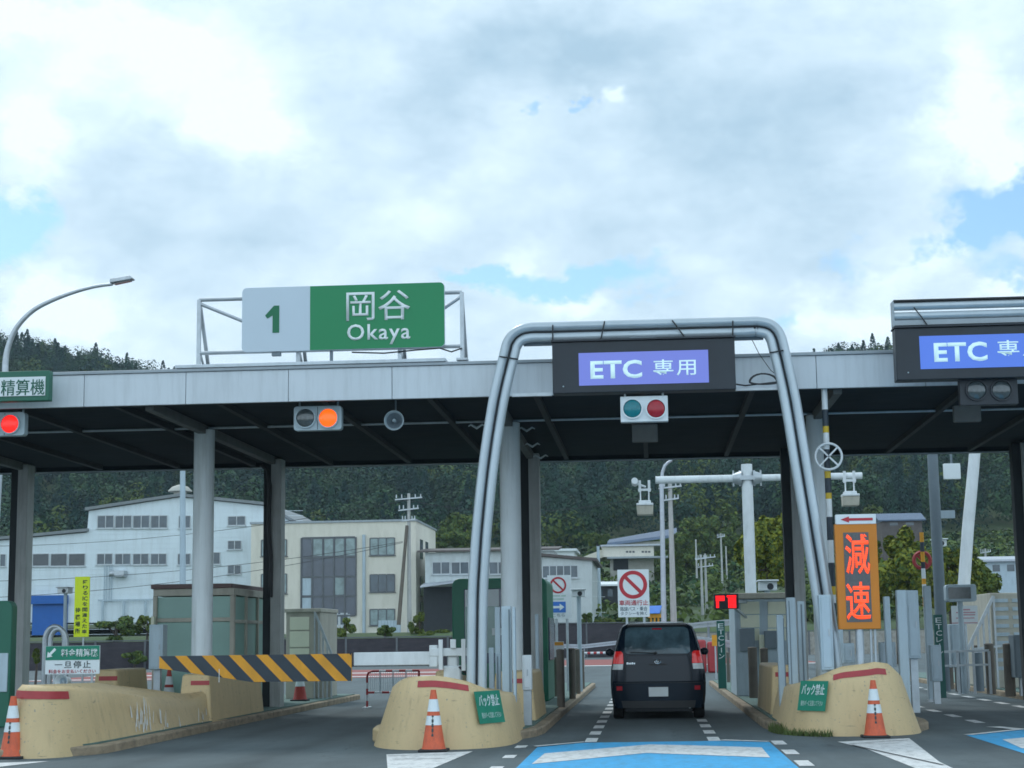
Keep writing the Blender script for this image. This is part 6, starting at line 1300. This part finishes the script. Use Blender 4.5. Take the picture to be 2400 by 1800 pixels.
# drums, blue box, small yard things by the office
b = MB()
for i in range(7): p = at(868 - 46 + i * 6.5, 1352, 125); b.tube([(p.x, 125, 1.2), (p.x, 125, p.z + .4)], .17, 10)
o = b.build('drum_stack', 'cab'); tag(o, 'row of pale blue upright drums in front of the cream office', 'drums')
p = at(1030, 1330, 128); b = MB(); b.bx(p.x - .8, p.x + .6, 128, 129, 1.6, p.z); o = b.build('storage_bin', 'blue', bevel=.04); tag(o, 'blue bin in front of the long warehouse', 'bin'); b = MB(); b.bx(p.x - .85, p.x + .65, 127.95, 129.05, p.z + .002, p.z + .08); b.build('lid', 'blue', o)

# ------------------------------------------------------------------ trees and the wooded hill
LEAF = {}
for i, c in enumerate([(.021, .056, .036), (.034, .075, .032), (.014, .042, .036), (.078, .112, .022), (.038, .072, .038)]): LEAF[i] = pm('forest_leaf', c, .85, var=.3, scale=.35, spec=.2)
for i, c in enumerate([(.20, .215, .026), (.125, .16, .028), (.07, .115, .03)]): LEAF[10 + i] = pm('tree_leaf', c, .8, var=.3, scale=1.2, spec=.25)
M['bark'] = pm('bark', (.07, .055, .045), .9, var=.3)
def leaf_mesh(cent, size, mats, midx, name, parent=None, seed=0, flat=.5, nrm=None, jit=.38):
    g = np.random.default_rng(seed); n = len(cent); a = g.normal(size=(n, 3)); a[:, 2] *= flat; a = a if nrm is None else nrm * 1.0 + a * jit; a /= np.linalg.norm(a, axis=1)[:, None]; h = g.normal(size=(n, 3)); b_ = np.cross(a, h); b_ /= np.linalg.norm(b_, axis=1)[:, None]; c_ = np.cross(a, b_)
    s = (size * g.uniform(.6, 1.35, n))[:, None] if np.isscalar(size) else (size * g.uniform(.6, 1.35, n))[:, None]
    v = np.stack([cent - b_ * s, cent + c_ * s * .62 + a * s * .15, cent + b_ * s, cent - c_ * s * .62 + a * s * .15], 1).reshape(-1, 3)
    o0 = org(parent) if parent else Vector((0, 0, 0)); v = v - np.array(o0)[None]
    me = bpy.data.meshes.new(name); me.vertices.add(4 * n); me.vertices.foreach_set('co', v.astype(np.float32).ravel()); me.loops.add(4 * n); me.loops.foreach_set('vertex_index', np.arange(4 * n, dtype=np.int32)); me.polygons.add(n); me.polygons.foreach_set('loop_start', np.arange(0, 4 * n, 4, dtype=np.int32)); me.polygons.foreach_set('loop_total', np.full(n, 4, np.int32))
    for m_ in mats: me.materials.append(m_)
    me.polygons.foreach_set('material_index', midx.astype(np.int32)); me.update(); me.validate()
    o = bpy.data.objects.new(name, me); COL.objects.link(o)
    if parent: o.parent = parent
    return o
# the forest: one mass
N_T = 2900
tx = rng.uniform(-185, 120, N_T * 2); ty = rng.uniform(196, 490, N_T * 2)
okm = (ty > 252 - 50 * (tx < -32) + 10 * np.sin(tx * .15)) & (np.abs(tx - (-20)) < ty * .365 + 8)
tx, ty = tx[okm][:N_T], ty[okm][:N_T]
tz = H(tx, ty); hgt = rng.uniform(8, 13, len(tx)); con = rng.random(len(tx)) < np.where(ty > 415, .07, .28); hgt = np.where(ty > 425, hgt * np.where(con, .92, .88), hgt)
cents, mids, sizes, nrms = [], [], [], []
for x, y, z, h, c in zip(tx, ty, tz, hgt, con):
    n = 430; g = rng
    if c:                                         # conifer spire
        t_ = g.random(n) ** .8; r_ = (1 - t_) * h * .27 * g.uniform(.5, 1.1, n) + .15; a = g.uniform(0, 6.283, n); p = np.stack([x + r_ * np.cos(a), y + r_ * np.sin(a), z + h * (.12 + .9 * t_)], 1); m_ = g.choice([0, 2, 2]); nv = np.stack([np.cos(a), np.sin(a), np.full(n, .55)], 1)
    else:                                         # several leaf clumps
        k = 6; cc = g.normal(size=(k, 3)); cc /= np.linalg.norm(cc, axis=1)[:, None]; cc *= g.uniform(.3, .95, (k, 1)); cc[:, 2] = np.abs(cc[:, 2]) * .9 + .05
        w = g.integers(0, k, n); q = g.normal(size=(n, 3)); q /= np.linalg.norm(q, axis=1)[:, None]; R_ = h * .34
        p = np.array([x, y, z + h * .35])[None] + cc[w] * np.array([R_, R_, h * .5]) + q * g.uniform(.5, 1, (n, 1)) ** .5 * R_ * .55; m_ = g.choice([0, 0, 1, 1, 2, 3, 4]); nv = q * .8 + cc[w] * .5 + np.array([0, 0, .15])
    cents.append(p); nrms.append(nv / np.linalg.norm(nv, axis=1)[:, None]); mids.append(np.full(n, m_)); sizes.append(np.full(n, .33 if not c else .28))
fo = leaf_mesh(np.concatenate(cents), np.concatenate(sizes), [LEAF[i] for i in range(5)], np.concatenate(mids), 'forest', seed=3, flat=1.0, nrm=np.concatenate(nrms))
tag(fo, 'dark mixed forest covering the hill behind the toll gate', 'forest', kind='stuff')
# scrub and tall grass on the slope
sx, sy = rng.uniform(-14, 75, 2600), rng.uniform(139, 262, 2600); hs = rng.uniform(.3, 2.2, 2600); pc = []; pn = []
for x, y, z, h in zip(sx, sy, H(sx, sy), hs):
    q = rng.normal(size=(16, 3)); q /= np.linalg.norm(q, axis=1)[:, None]; pc.append(np.array([x, y, z + .1 + h * .3]) + q * np.array([h, h, h * .6]) * rng.uniform(.3, .8, (16, 1))); pn.append(q + np.array([0, 0, .4]))
M['scrub'] = pm('scrub_leaf', (.075, .115, .026), .85, var=.4, scale=.3, spec=.2)
tag(leaf_mesh(np.concatenate(pc), .34, [M['scrub'], LEAF[1], LEAF[3]], rng.choice([0, 0, 1, 2], len(pc)).repeat(16), 'undergrowth', seed=9, flat=1, nrm=np.concatenate(pn)), 'scrub and tall grass on the slope between the far houses', 'undergrowth', kind='stuff')
def tree(px, yt, yb, wpx, Y, label, leaf=10, n=9000, size=.135, zg=None, name='tree', seed=1, group=None, clumps=34, flat=.7):
    top, bot = at(px, yt, Y), at(px, yb, Y); zg = float(H(top.x, Y)) if zg is None else zg; W_ = wpx * mpp(Y) / 2
    t = thing(name, (top.x, Y, zg), label, 'tree' if name == 'tree' else 'shrub', group); g = np.random.default_rng(seed)
    hh = top.z - bot.z; c0 = np.array([top.x, Y, (top.z + bot.z) / 2]); cc = g.normal(size=(clumps, 3)); cc /= np.linalg.norm(cc, axis=1)[:, None]; cc *= g.uniform(.35, .86, (clumps, 1))
    ext = np.array([W_, W_ * .9, hh / 2]); w = g.integers(0, clumps, n); q = g.normal(size=(n, 3)); q /= np.linalg.norm(q, axis=1)[:, None]; rad = g.uniform(.14, .30, clumps)
    p = c0 + cc[w] * ext + q * (g.uniform(.25, 1, (n, 1)) ** .5) * rad[w][:, None] * ext
    leaf_mesh(p, size, [LEAF[leaf], LEAF[11], LEAF[12]], np.where(g.random(n) < .5, 0, np.where(g.random(n) < .55, 1, 2)), 'crown', t, seed, flat, q * .6 + cc[w] * .6 + np.array([0, 0, .2]), .62)
    b = MB(); b.tube([(top.x, Y, zg - .3), (top.x + .05, Y, c0[2] - hh * .15), (top.x, Y, c0[2] + hh * .2)], [max(.05, W_ * .09), max(.04, W_ * .06), .03], 8)
    for k in range(6): b.tube([(top.x, Y, c0[2] - hh * .25 + k * hh * .06), tuple(c0 + cc[k] * ext * .8)], [max(.03, W_ * .035), .012], 6)
    b.build('trunk', 'bark', t); return t
tree(1650, 1078, 1300, 138, 78, 'yellow green leafy tree behind the white T pole', seed=11, n=13000, zg=0)
tree(1930, 1124, 1330, 160, 84, 'yellow green tree right of the orange display', seed=12, n=13000, zg=0)
tree(2045, 1155, 1345, 140, 90, 'yellow green tree behind the dark lamp post and slanting leg', seed=13, n=12000, zg=0)
tree(2110, 1200, 1350, 110, 96, 'darker green tree right of the slanting white leg', seed=14, n=9000, leaf=11, zg=0)
for i, (px, yt, yb, w, Y, lb) in enumerate([(1490, 1112, 1215, 120, 215, 'round dark green tree on the slope right of the tall lamp'), (1555, 1085, 1230, 110, 225, 'tall dark green tree on the slope left of the white T pole'), (1435, 1180, 1240, 60, 205, 'small green tree on the slope behind the utility pole'), (1590, 1150, 1260, 90, 200, 'dark green tree on the slope behind the white T pole foot'),
      (960, 1140, 1190, 110, 200, 'olive round tree behind the long warehouse roof'), (1000, 1095, 1200, 100, 222, 'dark tree right of the olive tree behind the warehouse'), (1290, 1148, 1180, 60, 215, 'brownish scrub tree left of the blue grey roof'), (1480, 1185, 1250, 80, 190, 'leafy tree at the end of the blue grey roof')]):
    tree(px, yt, yb, w, Y, lb, leaf=12, n=6000, size=.26, seed=30 + i, flat=1)
for i, (px, yt, yb, w, Y, lb) in enumerate([(250, 1330, 1385, 130, 103, 'grey green shrub over the dark wall, right of the yellow sign'), (318, 1322, 1380, 70, 104, 'taller shrub over the dark wall beside the glass shelter'), (745, 1335, 1385, 70, 108, 'bright green shrub in front of the cream office curtain wall'), (830, 1352, 1380, 60, 110, 'low shrub in front of the pale drums'), (905, 1310, 1378, 46, 112, 'round olive bush right of the braced utility pole'), (950, 1360, 1380, 110, 112, 'low hedge like bush below the long warehouse'),
      (1265, 1320, 1352, 40, 131.5, 'yellow green bush by the pale storehouse corner'), (1310, 1330, 1352, 60, 132, 'low bush over the dark wall left of the large prohibition sign'), (190, 1395, 1440, 30, 98, 'small yellow green bush at the foot of the dark wall'), (290, 1405, 1440, 70, 99, 'low green weeds bush left of the stemmed cabinet'), (78, 1400, 1440, 20, 60, 'yellow bush between the left column and the hoop')]):
    tree(px, yt, yb, w, Y, lb, leaf=11 if i % 3 else 12, n=2600, size=.095 if Y > 70 else .06, name='shrub', seed=60 + i, zg=at(px, yb, Y).z - .6, clumps=12, flat=1)
bpy.data.objects.remove(_to, do_unlink=True)

# ------------------------------------------------------------------ the air
hz = MB(); hz.bx(-950, 950, -130, 1650, -90, 190); hb = hz.build('haze', 'meadow', smooth=0)
hm = bpy.data.materials.new('pale_air'); hm.use_nodes = True; ht = hm.node_tree; ht.nodes.clear(); ho = ht.nodes.new('ShaderNodeOutputMaterial'); hv = ht.nodes.new('ShaderNodeVolumePrincipled')
hv.inputs['Color'].default_value = (.72, .86, 1, 1); hv.inputs['Density'].default_value = .00019; ht.links.new(hv.outputs[0], ho.inputs['Volume']); hb.data.materials.clear(); hb.data.materials.append(hm)
tag(hb, kind='stuff')
